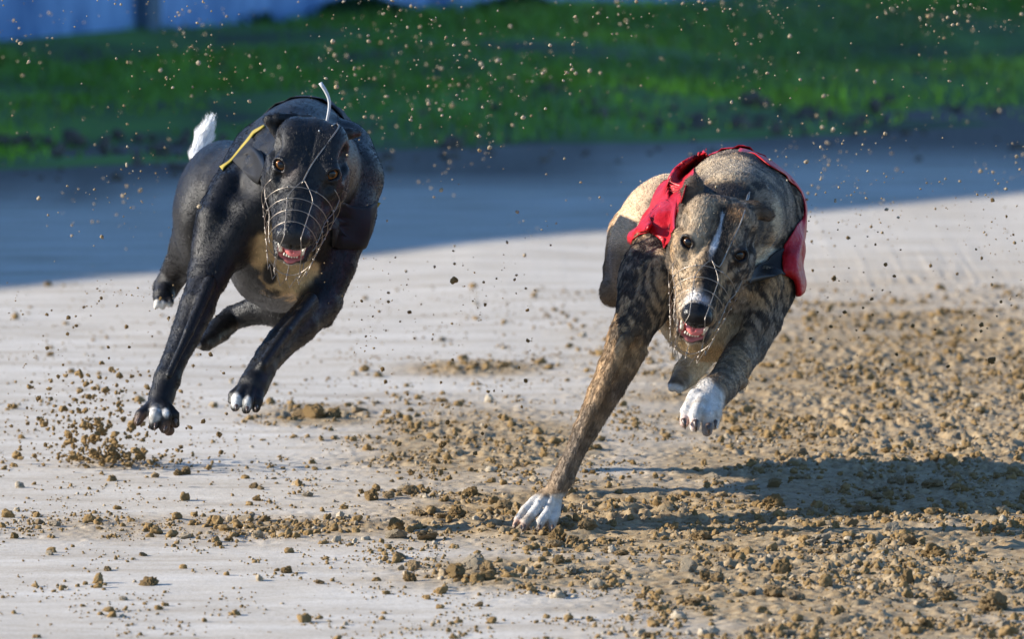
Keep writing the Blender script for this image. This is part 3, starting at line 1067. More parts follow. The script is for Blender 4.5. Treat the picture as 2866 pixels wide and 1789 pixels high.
# hind legs
bp.append(Cone(pc([(590, 640, 0.45, 100), (535, 700, 0.40, 62), (492, 762, 0.46, 42), (466, 805, 0.46, 38), (456, 828, 0.44, 32)], BY), 0.025, tag='hindleg'))
bp.append(Cone(pc([(700, 650, 0.36, 100), (770, 770, 0.20, 88), (800, 850, 0.10, 68)], BY), 0.03, tag='hindleg'))
bp.append(Cone(pc([(790, 868, 0.10, 48), (715, 868, 0.12, 42), (650, 890, 0.14, 36), (612, 925, 0.10, 37), (585, 950, 0.06, 30)], BY), 0.014, tag='hindleg'))
bp.append(Cone(pc([(545, 505, 0.58, 16), (552, 440, 0.62, 22), (570, 385, 0.63, 24), (588, 342, 0.62, 9)], BY), 0.008, tag='tail'))
# paws
def toes(L, spec, dY, tagn='paw', k=0.0032):
    for s in spec:
        L.append(Cone(pc(s, dY), k, tag=tagn, seg_k=0.002))
TB1 = [[(428, 1132, -.455, 17), (394, 1162, -.475, 17), (386, 1182, -.48, 13)], [(438, 1132, -.46, 18), (434, 1162, -.49, 19), (430, 1192, -.49, 15)],
       [(454, 1134, -.46, 18), (464, 1166, -.49, 18), (461, 1200, -.49, 16)], [(466, 1136, -.455, 16), (488, 1162, -.475, 15), (491, 1188, -.475, 13)],
       [(440, 1160, -.455, 22), (473, 1205, -.465, 19)]]
TB2 = [[(684, 1080, -.445, 20), (653, 1106, -.46, 15), (648, 1122, -.465, 12)], [(690, 1084, -.45, 22), (664, 1118, -.48, 20), (658, 1140, -.485, 14)],
       [(706, 1086, -.45, 22), (694, 1126, -.485, 20), (689, 1147, -.49, 14)], [(726, 1085, -.445, 20), (720, 1124, -.47, 17), (716, 1144, -.475, 13)],
       [(715, 1095, -.43, 28), (705, 1125, -.45, 24)]]
TB3 = [[(452, 825, .44, 22), (443, 845, .42, 12), (437, 858, .42, 9)], [(462, 828, .44, 20), (458, 848, .42, 12), (455, 860, .42, 9)], [(472, 828, .44, 18), (478, 846, .42, 10), (477, 856, .42, 8)]]
TB4 = [[(590, 945, .06, 24), (566, 962, .03, 18), (552, 968, .02, 10)], [(596, 950, .06, 24), (580, 968, .04, 16), (570, 974, .03, 10)]]
for s in (TB1, TB2, TB3, TB4): toes(bp, s, BY)
# ears, blown sideways
bp.append(Cone(pc([(866, 330, -.44, 12), (822, 331, -.465, 17), (778, 332, -.475, 17), (752, 334, -.475, 16)], BY), 0.005, tag='ear'))
bp.append(Cone(pc([(770, 350, -.445, 14), (806, 354, -.455, 20)], BY), 0.006, tag='ear'))
bp.append(Cone(pc([(755, 342, -.475, 13), (768, 362, -.475, 13), (784, 384, -.475, 18)], BY), 0.006, tag='ear'))
bp.append(Cone(pc([(732, 336, -.485, 8), (750, 338, -.49, 8)], BY), 0.003, 's', tag='earhole'))
bp.append(Cone(pc([(938, 372, -.46, 22), (975, 374, -.45, 17), (1000, 372, -.44, 13)], BY), 0.006, tag='ear'))
bp += HB.prims()
black_body = Body(bp)
black_dog = empty('greyhound', P(780, 1100, 0.1 + BY) * np.array([1, 1, 0]))
tag(black_dog, 'sleek black greyhound with tan chest and white tail tip, in mid-air at left', 'dog', 'racing greyhounds')

def px_mask(u, v, cu, cv, ru, rv, soft=0.35, nz=None):
    d = np.sqrt(((u - cu) / ru) ** 2 + ((v - cv) / rv) ** 2)
    if nz is not None: d = d + nz
    return 1 - sstep(1 - soft, 1 + soft, d)

def colour_black(V, u, v, wt, sub, head, nrm, flow):
    nz = (fbm(V * 55) - 0.5) * 0.9
    col = np.tile(np.array([0.0100, 0.0096, 0.0096]), (len(V), 1)) * (0.55 + 0.9 * fbm(V * 40)[:, None])
    brown = sstep(0.45, 0.7, fbm(V * 9 + 3))
    col = mix(col, np.array([0.0125, 0.0105, 0.0095]), brown * 0.6)
    gloss = np.full(len(V), 0.0); furl = np.ones(len(V))
    Yr = V[:, 1] - BY
    front = sstep(0.12, 0.0, Yr) * np.clip(wt['torso'] + wt['neck'], 0, 1)
    tan = np.array([0.48, 0.31, 0.14])
    m = np.maximum.reduce([px_mask(u, v, 815, 775, 78, 64, .2, nz), px_mask(u, v, 730, 700, 38, 46, .25, nz), px_mask(u, v, 765, 735, 40, 40, .25, nz), px_mask(u, v, 800, 690, 70, 60, .25, nz)]) * front
    dk = px_mask(u, v, 755, 765, 22, 34, .3, nz)
    m = m * (1 - dk)
    col = mix(col, tan * (0.75 + 0.5 * fbm(V * 90)[:, None]), np.clip(m * 1.3, 0, 1))
    wh = np.array([0.62, 0.59, 0.54])
    paw = np.clip(wt['paw'] * 1.5, 0, 1)
    w_ = np.maximum.reduce([px_mask(u, v, 434, 1162, 17, 22, .4, nz * 1.4), px_mask(u, v, 463, 1156, 9, 12, .4, nz), px_mask(u, v, 660, 1122, 14, 20, .4, nz * 1.4), px_mask(u, v, 694, 1128, 8, 18, .4, nz),
                            px_mask(u, v, 440, 858, 30, 16, .3, nz), px_mask(u, v, 468, 862, 22, 14, .3, nz), px_mask(u, v, 550, 968, 12, 10, .3)])
    col = mix(col, wh, w_ * paw * (0.45 + 0.5 * sstep(0.35, 0.6, fbm(V * 120))))
    br = np.maximum(px_mask(u, v, 472, 1205, 22, 22, .5), px_mask(u, v, 390, 1175, 18, 18, .5)) * paw
    col = mix(col, np.array([0.10, 0.055, 0.035]), br * 0.8)
    furl = furl * (1 - 0.5 * paw)
    sp = px_mask(u, v, 454, 905, 9, 12, .6, nz) * wt['foreleg']
    col = mix(col, wh * 0.8, sp * 0.75)
    m = sstep(0.35, 0.65, wt['tail']) * sstep(462, 440, v)
    col = mix(col, np.array([0.80, 0.79, 0.77]), m); furl = furl + 2.0 * m
    col, gloss, furl = face_common(V, head, sub, wt, col, gloss, furl)
    q = head.loc(V)
    chin = sstep(-9.1, -9.5, q[:, 2]) * (q[:, 1] > 5) * (q[:, 1] < 11) * (wt['head'] > 0.4)
    col = mix(col, wh, chin * 0.9)
    eb = np.exp(-(((q[:, 0] + 2.0) / 0.9) ** 2 + ((q[:, 1] - 1.6) / 1.2) ** 2)) * (q[:, 2] > -2)
    col = mix(col, np.array([0.06, 0.04, 0.035]), eb * 0.7)
    return col, gloss, furl

def muscle(V, wt, head):
    b = (fbm(V * 15, 3) - 0.5) * 0.0085 * np.clip(wt['torso'] + wt.get('hip', 0) + 0.35 * wt['foreleg'] + 0.4 * wt['hindleg'] + 0.6 * wt['neck'], 0, 1)
    a = (fbm(V * np.array([42, 42, 10.0]), 2) - 0.5) * 0.0010 * wt['foreleg']
    rib = np.sin(V[:, 1] * 190 + V[:, 2] * 60 + fbm(V * 8) * 5) * 0.0003 * wt['torso'] * sstep(-0.12, 0.05, V[:, 1])
    b = b + rib
    q = head.loc(V)
    c = (fbm(q * 0.9, 3) - 0.5) * 0.0016 * np.clip(wt['head'], 0, 1)
    return b + a + c

FUR = int(os.environ.get('FURN', '150000'))
VOX = float(os.environ.get('VOX', '0.0034'))
build_skin('body', black_body, HB, VOX, black_dog, M['coat_black'], colour_black, M['fur_black'], int(FUR * 0.45), 0.0050, bumpf=muscle)
for sx in (-1, 1): eyeball(HB, sx, M['eye_amber'], black_dog)
teeth(HB, M['tooth'], black_dog)
tongue(HB, M['tongue'], black_dog)
muzzle(HB, black_body, M['wire'], black_dog, [(846, 512, .002), (872, 462, .002), (908, 412, .002), (936, 374, .003), (948, 354, .004), (941, 346, .006), (930, 352, .004)],
       cord=([(893, 366, None, .004), (908, 357, -.42 + BY, 0), (918, 322, -.41 + BY, 0), (922, 286, -.41 + BY, 0), (913, 258, -.41 + BY, 0), (896, 231, -.41 + BY, 0)], [0.0012, 0.0016, 0.0030], M['cord']))
claws([(388, 1176, -.49, 381, 1192, 6), (436, 1188, -.505, 432, 1207, 6), (463, 1196, -.505, 458, 1214, 6), (491, 1176, -.49, 495, 1192, 6),
       (652, 1118, -.475, 647, 1132, 6), (662, 1136, -.50, 660, 1152, 6), (692, 1142, -.505, 690, 1157, 6), (717, 1138, -.49, 715, 1154, 6)], M['claw'], black_dog, BY)

# ------------------------------------------------------------------ the brindle greyhound
HR = Head(1996, 702, -0.45, 14.5, 47, 1.03, snout=1.0)
rp = []
rp.append(ell(2026, 712, 0.04, 176, 0.29, 294, roll=10, yaw=-7, pit=3, k=0.03, tag='torso'))
rp.append(Cone(pc([(1985, 860, -0.14, 122), (1985, 860, -0.02, 130)]), 0.04, tag='torso'))
rp.append(Cone(pc([(2000, 640, 0.12, 165), (1920, 655, 0.32, 140), (1860, 690, 0.46, 120)]), 0.04, tag='torso'))
rp.append(ell(1850, 686, 0.40, 132, 0.17, 200, roll=14, yaw=-10, k=0.03, tag='hip'))
rp.append(Cone(pc([(2012, 655, -0.36, 86), (2056, 606, -0.24, 128), (2072, 580, -0.06, 152)]), 0.013, tag='neck'))
rp.append(Cone(pc([(1930, 800, -0.17, 74), (1958, 930, -0.165, 46)]), 0.010, tag='torso'))
rp.append(Cone(pc([(2050, 800, -0.18, 74), (2022, 930, -0.165, 46)]), 0.010, tag='torso'))
# planted left fore leg
rp.append(Cone(pc([(1950, 600, -0.02, 100), (1880, 700, -0.14, 110), (1835, 790, -0.18, 98)]), 0.012, tag='foreleg'))
rp.append(Cone(pc([(1835, 780, -0.18, 96), (1800, 860, -0.21, 72), (1762, 940, -0.24, 55)]), 0.02, tag='foreleg'))
rp.append(Cone(pc([(1762, 938, -0.24, 55), (1722, 1030, -0.25, 50), (1688, 1100, -0.255, 42), (1640, 1200, -0.26, 35), (1594, 1298, -0.262, 30), (1578, 1335, -0.262, 33), (1556, 1372, -0.262, 32)]), 0.012, tag='foreleg'))
rp.append(Cone(pc([(1722, 952, -0.22, 24), (1712, 968, -0.215, 18)]), 0.012, tag='foreleg'))
rp.append(Cone(pc([(1750, 950, -0.28, 22), (1692, 1075, -0.288, 16), (1604, 1270, -0.285, 10), (1562, 1365, -0.285, 11)]), 0.005, tag='foreleg'))
rp.append(Cone(pc([(1790, 985, -0.25, 26), (1730, 1090, -0.255, 20), (1650, 1230, -0.262, 13)]), 0.005, tag='foreleg'))
rp.append(Cone(pc([(1860, 740, -0.235, 52), (1820, 840, -0.25, 44), (1785, 920, -0.262, 28)]), 0.022, tag='foreleg'))
rp.append(Cone(pc([(1800, 730, -0.19, 48), (1775, 830, -0.22, 40), (1752, 910, -0.235, 28)]), 0.010, tag='foreleg'))
rp.append(Cone(pc([(2150, 790, -0.17, 46), (2120, 890, -0.19, 40), (2085, 960, -0.22, 28)]), 0.010, tag='foreleg'))
rp.append(Cone(pc([(2062, 985, -0.23, 24), (2030, 1040, -0.31, 20), (2000, 1080, -0.41, 18)]), 0.006, tag='foreleg'))
# lifted right fore leg
rp.append(Cone(pc([(2112, 592, 0.0, 137), (2140, 700, -0.06, 108), (2138, 800, -0.10, 82)]), 0.012, tag='foreleg'))
rp.append(Cone(pc([(2142, 790, -0.10, 84), (2120, 890, -0.13, 70), (2092, 968, -0.17, 56)]), 0.02, tag='foreleg'))
rp.append(Cone(pc([(2086, 975, -0.18, 52), (2055, 1030, -0.27, 49), (2025, 1078, -0.36, 46), (1992, 1105, -0.42, 50), (1972, 1135, -0.45, 50)]), 0.012, tag='foreleg'))
rp.append(Cone(pc([(2112, 988, -0.16, 16)]), 0.01, tag='foreleg'))
rp.append(Cone(pc([(2078, 1072, -0.33, 17)]), 0.01, tag='foreleg'))
# hind legs
rp.append(Cone(pc([(1800, 680, 0.44, 105), (1750, 765, 0.40, 58), (1716, 822, 0.36, 30)]), 0.025, tag='hindleg'))
rp.append(Cone(pc([(1716, 818, 0.36, 32), (1790, 850, 0.55, 30), (1830, 900, 0.66, 28)]), 0.02, tag='hindleg'))
rp.append(Cone(pc([(1900, 750, 0.36, 100), (1960, 850, 0.22, 90), (1985, 930, 0.12, 66)]), 0.03, tag='hindleg'))
rp.append(Cone(pc([(1984, 940, 0.12, 54), (1955, 1000, 0.12, 44), (1922, 1045, 0.10, 40), (1905, 1068, 0.06, 32)]), 0.014, tag='hindleg'))
rp.append(Cone(pc([(1955, 1034, 0.11, 16)]), 0.01, tag='hindleg'))
TR1 = [[(1522, 1376, -.262, 11), (1494, 1400, -.268, 12), (1468, 1428, -.278, 13), (1450, 1455, -.29, 12), (1440, 1474, -.295, 8)],
       [(1534, 1378, -.265, 12), (1512, 1408, -.275, 13), (1492, 1438, -.285, 15), (1472, 1462, -.30, 15), (1464, 1480, -.305, 11)],
       [(1546, 1382, -.265, 12), (1540, 1412, -.275, 13), (1530, 1438, -.285, 14), (1512, 1462, -.30, 14), (1508, 1480, -.305, 11)],
       [(1560, 1386, -.262, 13), (1560, 1412, -.268, 13), (1556, 1438, -.278, 14), (1546, 1462, -.29, 14), (1545, 1480, -.295, 11)],
       [(1540, 1410, -.25, 24), (1525, 1455, -.255, 24)]]
TR2 = [[(1946, 1108, -.455, 24), (1922, 1152, -.48, 21), (1915, 1186, -.49, 14)], [(1962, 1120, -.465, 24), (1947, 1162, -.495, 21), (1944, 1196, -.50, 15)],
       [(1986, 1126, -.46, 24), (1981, 1168, -.49, 21), (1979, 1208, -.495, 16)], [(2004, 1116, -.45, 20), (2003, 1158, -.475, 18), (1998, 1192, -.485, 14)],
       [(1985, 1130, -.44, 32), (1975, 1165, -.45, 28)]]
TR3 = [[(1904, 1060, .06, 26), (1886, 1078, .03, 18), (1880, 1088, .02, 11)], [(1910, 1062, .06, 26), (1903, 1082, .03, 16), (1900, 1092, .02, 11)], [(1918, 1062, .06, 22), (1916, 1078, .04, 14)]]
for s in (TR1, TR2, TR3): toes(rp, s, 0.0)
# ears: left one folded up, right one blown out with its opening to the side
rp.append(ell(1941, 524, -.375, 29, 0.010, 33, roll=10, k=0.004, tag='ear'))
rp.append(Cone(pc([(1990, 560, -.375, 18), (1955, 556, -.38, 13), (1930, 560, -.375, 10)]), 0.005, tag='ear'))
rp.append(Cone(pc([(1934, 522, -.37, 13), (1906, 533, -.37, 4)]), 0.005, tag='ear'))
rp.append(Cone(pc([(1922, 545, -.375, 12), (1916, 580, -.38, 16), (1910, 620, -.385, 16)]), 0.01, tag='ear'))
rp.append(Cone(pc([(2060, 580, -.38, 26), (2110, 588, -.39, 26), (2146, 600, -.39, 22)]), 0.006, tag='ear'))
rp.append(Cone(pc([(2152, 594, -.405, 14), (2160, 608, -.405, 12)]), 0.002, 's', tag='earhole'))
rp += HR.prims()
brindle_body = Body(rp)
brindle_dog = empty('greyhound', P(1900, 1380, 0.0) * np.array([1, 1, 0]))
tag(brindle_dog, 'brindle greyhound in a red racing jacket, one forepaw planted in the sand', 'dog', 'racing greyhounds')

def colour_brindle(V, u, v, wt, sub, head, nrm, flow):
    n1 = (fbm(V * 55) - 0.5) * 0.9
    # streaks: elongated across the trunk, along the limbs
    along = (V * np.array([0.55, 0.0, 0.85])).sum(1)
    warp = fbm(V * 14 + 5) - 0.5
    warp2 = fbm(V * 30 + 11) - 0.5
    trunk = fbm(np.c_[V[:, 0] * 46 + warp * 9.0 + V[:, 2] * 24, V[:, 1] * 36 + warp2 * 5, V[:, 2] * 26 - V[:, 0] * 10 + warp2 * 5], 4)
    limb = fbm(np.c_[V[:, 0] * 110 + V[:, 2] * 58 + warp * 3, V[:, 1] * 90, along * 18 + warp * 4], 4)
    facen = fbm(head.loc(V) * np.array([1.5, 0.75, 1.2]) + warp[:, None] * 1.2, 4)
    wl = np.clip(wt['foreleg'] + wt['hindleg'], 0, 1); wh_ = np.clip(wt['head'] + wt['nose'] + wt['ear'], 0, 1)
    s = trunk * (1 - wl) + limb * wl
    s = s * (1 - wh_) + facen * wh_
    fine = fbm(V * 240, 2) - 0.5
    tan = np.array([0.35, 0.225, 0.118]); dark = np.array([0.022, 0.018, 0.016]); grey = np.array([0.20, 0.152, 0.108])
    col = mix(np.tile(tan, (len(V), 1)), grey, sstep(0.34, 0.56, fbm(V * 11 + 9)))
    dk = sstep(0.42, 0.54, s + fine * 0.22)
    # the upper fore legs, neck and back are darkest
    bias = 0.55 + 0.45 * sstep(1000, 900, v)
    col = mix(col, dark, dk * 0.92 * bias)
    furl = np.ones(len(V)); gloss = np.zeros(len(V))
    # pale hindquarters and chest
    hip = np.clip(wt['hip'] + wt['hindleg'], 0, 1) * sstep(0.12, 0.22, V[:, 1]) + 0
    cream = np.array([0.56, 0.40, 0.25])
    col = mix(col, cream * (0.85 + 0.3 * fbm(V * 60)[:, None]), np.clip(hip, 0, 1) * 0.95)
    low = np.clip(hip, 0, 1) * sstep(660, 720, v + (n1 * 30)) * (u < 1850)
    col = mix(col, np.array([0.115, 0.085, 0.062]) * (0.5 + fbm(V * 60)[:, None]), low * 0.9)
    chest = np.clip(wt['torso'], 0, 1) * sstep(860, 930, v) * sstep(0.25, 0.1, V[:, 1])
    col = mix(col, np.array([0.48, 0.36, 0.22]), chest)
    hindlow = wt['hindleg'] * sstep(960, 1000, v)
    col = mix(col, np.array([0.58, 0.42, 0.25]), hindlow)
    wh = np.array([0.50, 0.47, 0.43])
    # white feet
    paw = wt['paw']
    lim = 1392 + (fbm(V * 60) - 0.5) * 50
    m = sstep(-10, 10, v - lim) * (u < 1640) * np.clip(paw + wt['foreleg'], 0, 1)
    col = mix(col, wh, m)
    pink = np.maximum(px_mask(u, v, 1446, 1466, 14, 14, .5), px_mask(u, v, 1468, 1474, 14, 9, .5)) * paw
    col = mix(col, np.array([0.42, 0.20, 0.14]), pink * 0.8)
    dirt = (sstep(1440, 1480, v) * 0.6 + sstep(0.5, 0.68, fbm(V * 70)) * 0.45) * (u < 1640) * paw
    col = mix(col, np.array([0.22, 0.15, 0.085]), np.clip(dirt, 0, 0.75))
    d2 = (u - 1905) * 0.72 + (v - 1065) * 0.69
    m = px_mask(u, v, 1962, 1146, 66, 92, .12, n1 * 0.4) * np.clip(paw + wt['foreleg'], 0, 1) * (V[:, 1] < -0.3)
    col = mix(col, wh, m)
    pk = np.maximum(px_mask(u, v, 1917, 1180, 14, 18, .5), px_mask(u, v, 1944, 1188, 12, 16, .5)) * paw * (V[:, 1] < -0.3)
    col = mix(col, np.array([0.50, 0.30, 0.24]), pk * 0.8)
    dk2 = px_mask(u, v, 1982, 1205, 16, 26, .5) * paw * (V[:, 1] < -0.3)
    col = mix(col, np.array([0.10, 0.065, 0.05]), dk2 * 0.8)
    m = px_mask(u, v, 1885, 1090, 34, 14, .3, n1) * paw * (V[:, 1] > -0.1)
    col = mix(col, wh, m)
    m = px_mask(u, v, 2140, 716, 42, 30, .3, n1) * np.clip(wt['neck'] + wt['torso'] + wt['foreleg'], 0, 1)
    col = mix(col, np.array([0.58, 0.50, 0.38]), m)
    furl = furl * (1 - 0.55 * np.clip(paw * 1.5, 0, 1))
    soil = sstep(0.48, 0.66, fbm(V * 85)) * (V[:, 1] < -0.3) * np.clip(paw, 0, 1)
    col = mix(col, np.array([0.27, 0.20, 0.13]), soil * 0.5)
    # dark ears and a dark collar of coat behind the skull
    col = mix(col, np.array([0.070, 0.050, 0.036]) * (0.5 + fbm(V * 80)[:, None]), sstep(0.35, 0.7, wt['ear']) * 0.9)
    nk = np.clip(wt['neck'] + wt['torso'], 0, 1)
    col = mix(col, dark, np.maximum(px_mask(u, v, 2015, 545, 95, 34, .35, n1 * 0.6), px_mask(u, v, 2120, 640, 40, 75, .4, n1 * 0.8) * 0.7) * nk * 0.9)
    col = mix(col, np.array([0.42, 0.33, 0.22]) * (0.7 + 0.6 * fbm(V * 70)[:, None]), np.maximum(px_mask(u, v, 2020, 470, 75, 34, .4, n1), px_mask(u, v, 2175, 610, 14, 60, .5, n1)) * nk * 0.75)
    # face markings, and a sunlit left half
    q = head.loc(V); x, f, t = q[:, 0], q[:, 1], q[:, 2]
    hd = wh_ * (t > -4.5) * (f > -7) * (f < 11)
    c0 = x + 0.15 * np.sin(f * 0.7)
    litface = np.exp(-((np.abs(x) - 3.2) / 1.8) ** 2) * hd * (x < 0.3)  # sun on the left half of the face, put into the coat colour
    col = mix(col, np.array([0.44, 0.335, 0.22]) * (0.6 + 0.7 * facen[:, None]), litface * 0.75)
    band = sstep(2.0, 0.7, np.abs(c0 - 0.4) + n1 * 0.6) * hd * sstep(-7.5, -5.0, f) * (t > -2.6)
    col = mix(col, dark * 0.8, band * 0.88)
    band2 = sstep(1.25, 0.5, np.abs(x - 0.25) + n1 * 0.5) * hd * sstep(1.5, 3.5, f) * sstep(9.4, 8.2, f) * (t > -2.4)
    col = mix(col, dark, band2 * 0.75)
    pat = np.exp(-(((x - 2.1) / 1.1) ** 2 + ((f + 5.2) / 1.3) ** 2)) * hd * (t > 0)
    col = mix(col, np.array([0.36, 0.19, 0.08]), np.clip(pat * 1.3, 0, 1) * sstep(0.3, 0.6, fbm(V * 70)))
    wid = 0.22 + 0.14 * np.sin(f * 0.9 + 1)
    blaze = sstep(wid + 0.22, wid - 0.1, np.abs(c0 + 0.02) + n1 * 0.15) * hd * sstep(-4.8, -4.2, f) * sstep(3.2, 0.5, f) * (t > -2)
    col = mix(col, np.array([0.60, 0.60, 0.61]), blaze * 0.8)
    mw = np.exp(-(((x + 1.3) / 0.95) ** 2 + ((f - 9.0) / 1.15) ** 2)) * hd * (t > -3.6)
    col = mix(col, np.array([0.70, 0.66, 0.61]), np.clip(mw * 1.05, 0, 1))
    mw2 = np.exp(-(((x - 0.4) / 0.8) ** 2 + ((f - 9.6) / 0.9) ** 2)) * hd * (t > -2.6)
    col = mix(col, np.array([0.52, 0.47, 0.49]), np.clip(mw2 * 1.0, 0, 1) * 0.8)
    col, gloss, furl = face_common(V, head, sub, wt, col, gloss, furl, gum=(0.40, 0.13, 0.12))
    chin = sstep(-9.0, -9.5, t) * (f > 5) * (f < 11) * (wt['head'] > 0.4)
    col = mix(col, np.array([0.5, 0.42, 0.33]), chin * 0.9)
    return np.clip(col, 0, 1), gloss, furl

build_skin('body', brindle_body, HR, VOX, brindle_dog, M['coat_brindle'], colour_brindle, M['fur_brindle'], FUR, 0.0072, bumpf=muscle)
for sx in (-1, 1): eyeball(HR, sx, M['eye_brown'], brindle_dog)
teeth(HR, M['tooth'], brindle_dog)
tongue(HR, M['tongue'], brindle_dog)
muzzle(HR, brindle_body, M['wire'], brindle_dog, [(2012, 748, .002), (2040, 694, .002), (2068, 636, .002), (2084, 592, .003), (2096, 548, .012), (2098, 538, .014), (2092, 548, .012), (2086, 572, .004)], wide=0.93)
claws([(1444, 1468, -.305, 1437, 1482, 6), (1468, 1474, -.318, 1462, 1488, 6), (1511, 1474, -.318, 1508, 1488, 6), (1547, 1474, -.308, 1545, 1488, 6), (1572, 1415, -.26, 1570, 1438, 8),
       (1914, 1176, -.505, 1918, 1202, 9), (1947, 1180, -.515, 1948, 1210, 10), (1984, 1190, -.51, 1984, 1216, 10), (2003, 1180, -.497, 2001, 1202, 7)], M['claw'], brindle_dog, 0.0)

# ------------------------------------------------------------------ racing jackets
M['black_cloth'] = mat_simple('black_nylon', (0.010, 0.010, 0.011), 0.6, 0.2, bump=(300, 0.15, 0.001), var=0.2)
M['yellow_trim'] = mat_simple('yellow_piping', (0.27, 0.20, 0.018), 0.55, 0.4, var=0.15)
M['black_strap'] = mat_simple('black_webbing', (0.010, 0.010, 0.011), 0.7, 0.3, bump=(700, 0.4, 0.001))

def mat_red():
    n = N('red_nylon')
    a = n.noise(26, 4, 0.6); b = n.noise(900, 2, 0.5)
    r = n.ramp(a.outputs['Fac'], [(0.3, (0.27, 0.003, 0.007)), (0.7, (0.37, 0.006, 0.011))])
    n.link(r.outputs[0], n.b.inputs['Base Color'])
    n.set(Roughness=0.42)
    n.b.inputs['Specular IOR Level'].default_value = 0.22
    n.b.inputs['Transmission Weight'].default_value = 0.0
    n.bump(a.outputs['Fac'], 0.8, 0.008)
    return n.m
M['red_cloth'] = mat_red()

def on(body, pts):
    return [body.surf(*p) for p in pts]

def saddle(body, c0, c1, a0, a1, n, m, off, lean=0.0):
    """cloth lying over the back: for every section along c0-c1 the body's outline from angle a0 to a1"""
    out = np.zeros((n, m, 3))
    rr = np.arange(0.34, 0.06, -0.005)
    for i, s in enumerate(np.linspace(0, 1, n)):
        c = c0 + (c1 - c0) * s
        for j, a in enumerate(np.radians(np.linspace(a0, a1, m) + lean)):
            d = math.sin(a) * RT + math.cos(a) * np.array([0, 0, 1.0])
            f = body.far(c + rr[:, None] * d)
            h = np.where(f < off)[0]
            out[i, j] = c + (rr[h[0]] if len(h) else 0.05) * d
    return out

# black jacket with yellow edging
bj = empty('racing_jacket', black_dog.location)
put_under(bj, black_dog)
bj['label'] = 'black racing jacket with yellow edging'
gd = saddle(black_body, P(845, 560, 0.02 + BY), P(790, 540, 0.22 + BY), -50, 80, 16, 30, 0.005, 8)
cloth('saddle', gd, M['black_cloth'], bj)
gd = sheet([on(black_body, [(706, 384, .006), (735, 430, .005), (738, 470, .005), (722, 516, .005)]), on(black_body, [(690, 402, .007), (712, 440, .007), (712, 475, .006), (700, 500, .005)]),
            on(black_body, [(650, 448, .006), (658, 456, .006), (668, 466, .005), (676, 474, .004)])], 16, 14)
cloth('neck_panel', gd, M['black_cloth'], bj)
pa = on(black_body, [(740, 349, .004), (726, 357, .006), (709, 367, .010), (698, 382, .009), (674, 412, .006), (646, 446, .006), (624, 462, .010), (616, 466, .012)])
pb = on(black_body, [(742, 353, .004), (729, 362, .005), (713, 373, .007), (703, 386, .006), (678, 416, .005), (650, 450, .005), (630, 467, .008), (624, 477, .010)])
cloth('edging', sheet([pa, pb], 26, 5), M['yellow_trim'], bj, 0.0022)
gd = sheet([on(black_body, [(925, 590, .004), (985, 578, .004), (1030, 578, .004), (1052, 566, .004)]), on(black_body, [(930, 640, .004), (985, 640, .004), (1020, 640, .004), (1036, 635, .004)]),
            on(black_body, [(925, 690, .004), (975, 696, .004), (1008, 698, .004), (1020, 690, .004)])], 16, 12)
gd = black_body.snap(gd, 0.003)
cloth('side_panel', gd, M['black_cloth'], bj)
pa = [P(1046, 572, -.1 + BY), P(1056, 566, -.1 + BY), P(1066, 568, -.1 + BY)]
pb = [P(1044, 588, -.1 + BY), P(1051, 584, -.1 + BY), P(1058, 580, -.1 + BY)]
cloth('edging', sheet([pa, pb], 6, 4), M['yellow_trim'], bj, 0.002)

# red jacket
rj = empty('racing_jacket', brindle_dog.location)
put_under(rj, brindle_dog)
rj['label'] = 'bright red racing jacket flapping open at the shoulders'
gd = saddle(brindle_body, P(2040, 690, 0.08), P(1990, 680, 0.24), -42, 66, 16, 34, 0.007, 8)
gd += (fbm(gd * 30) - 0.5)[..., None] * np.array([0, 0, 0.006])
cloth('saddle', gd, M['red_cloth'], rj)
B = brindle_body
back_e = [B.surf(1972, 432, .004), B.surf(1925, 462, .003), B.surf(1872, 508, .004), B.surf(1822, 582, .006), B.surf(1788, 630, .010), P(1758, 655, -0.03), P(1757, 680, -0.05)]
mid_1 = [B.surf(1974, 428, .012), B.surf(1918, 458, .016), B.surf(1872, 502, .026), B.surf(1838, 570, .030), B.surf(1814, 630, .030), P(1792, 676, -0.085), P(1786, 700, -0.085)]
mid_2 = [P(1974, 420, .06), P(1902, 458, .02), P(1872, 496, -.02), P(1858, 560, -.07), P(1842, 624, -.10), P(1822, 676, -.115), P(1814, 708, -.11)]
crest = [P(1978, 413, .06), P(1893, 466, .0), P(1878, 500, -.05), P(1871, 545, -.09), P(1866, 600, -.12), P(1850, 670, -.135), P(1836, 704, -.13)]
fold_ = [P(1976, 420, .05), P(1905, 474, .0), P(1884, 520, -.05), P(1872, 560, -.085), P(1862, 600, -.10), P(1868, 640, -.125), P(1850, 698, -.125)]
in_1 = [B.surf(1978, 430, .012), B.surf(1930, 480, .014), B.surf(1902, 530, .014), B.surf(1888, 570, .014), B.surf(1878, 610, .016), B.surf(1876, 650, .014), B.surf(1858, 694, .012)]
in_2 = [B.surf(1982, 436, .003), B.surf(1955, 466, .003), B.surf(1924, 520, .003), B.surf(1905, 570, .003), B.surf(1895, 610, .003), B.surf(1886, 650, .003), B.surf(1868, 690, .003)]
gd = sheet([back_e, mid_1, mid_2, crest, fold_, in_1, in_2], 40, 44)
gd = B.push(gd, 0.003)
gd += ((fbm(gd * np.array([26, 26, 12.0])) - 0.5) * 0.010)[..., None] * -FW
cloth('shoulder_flap', gd, M['red_cloth'], rj)
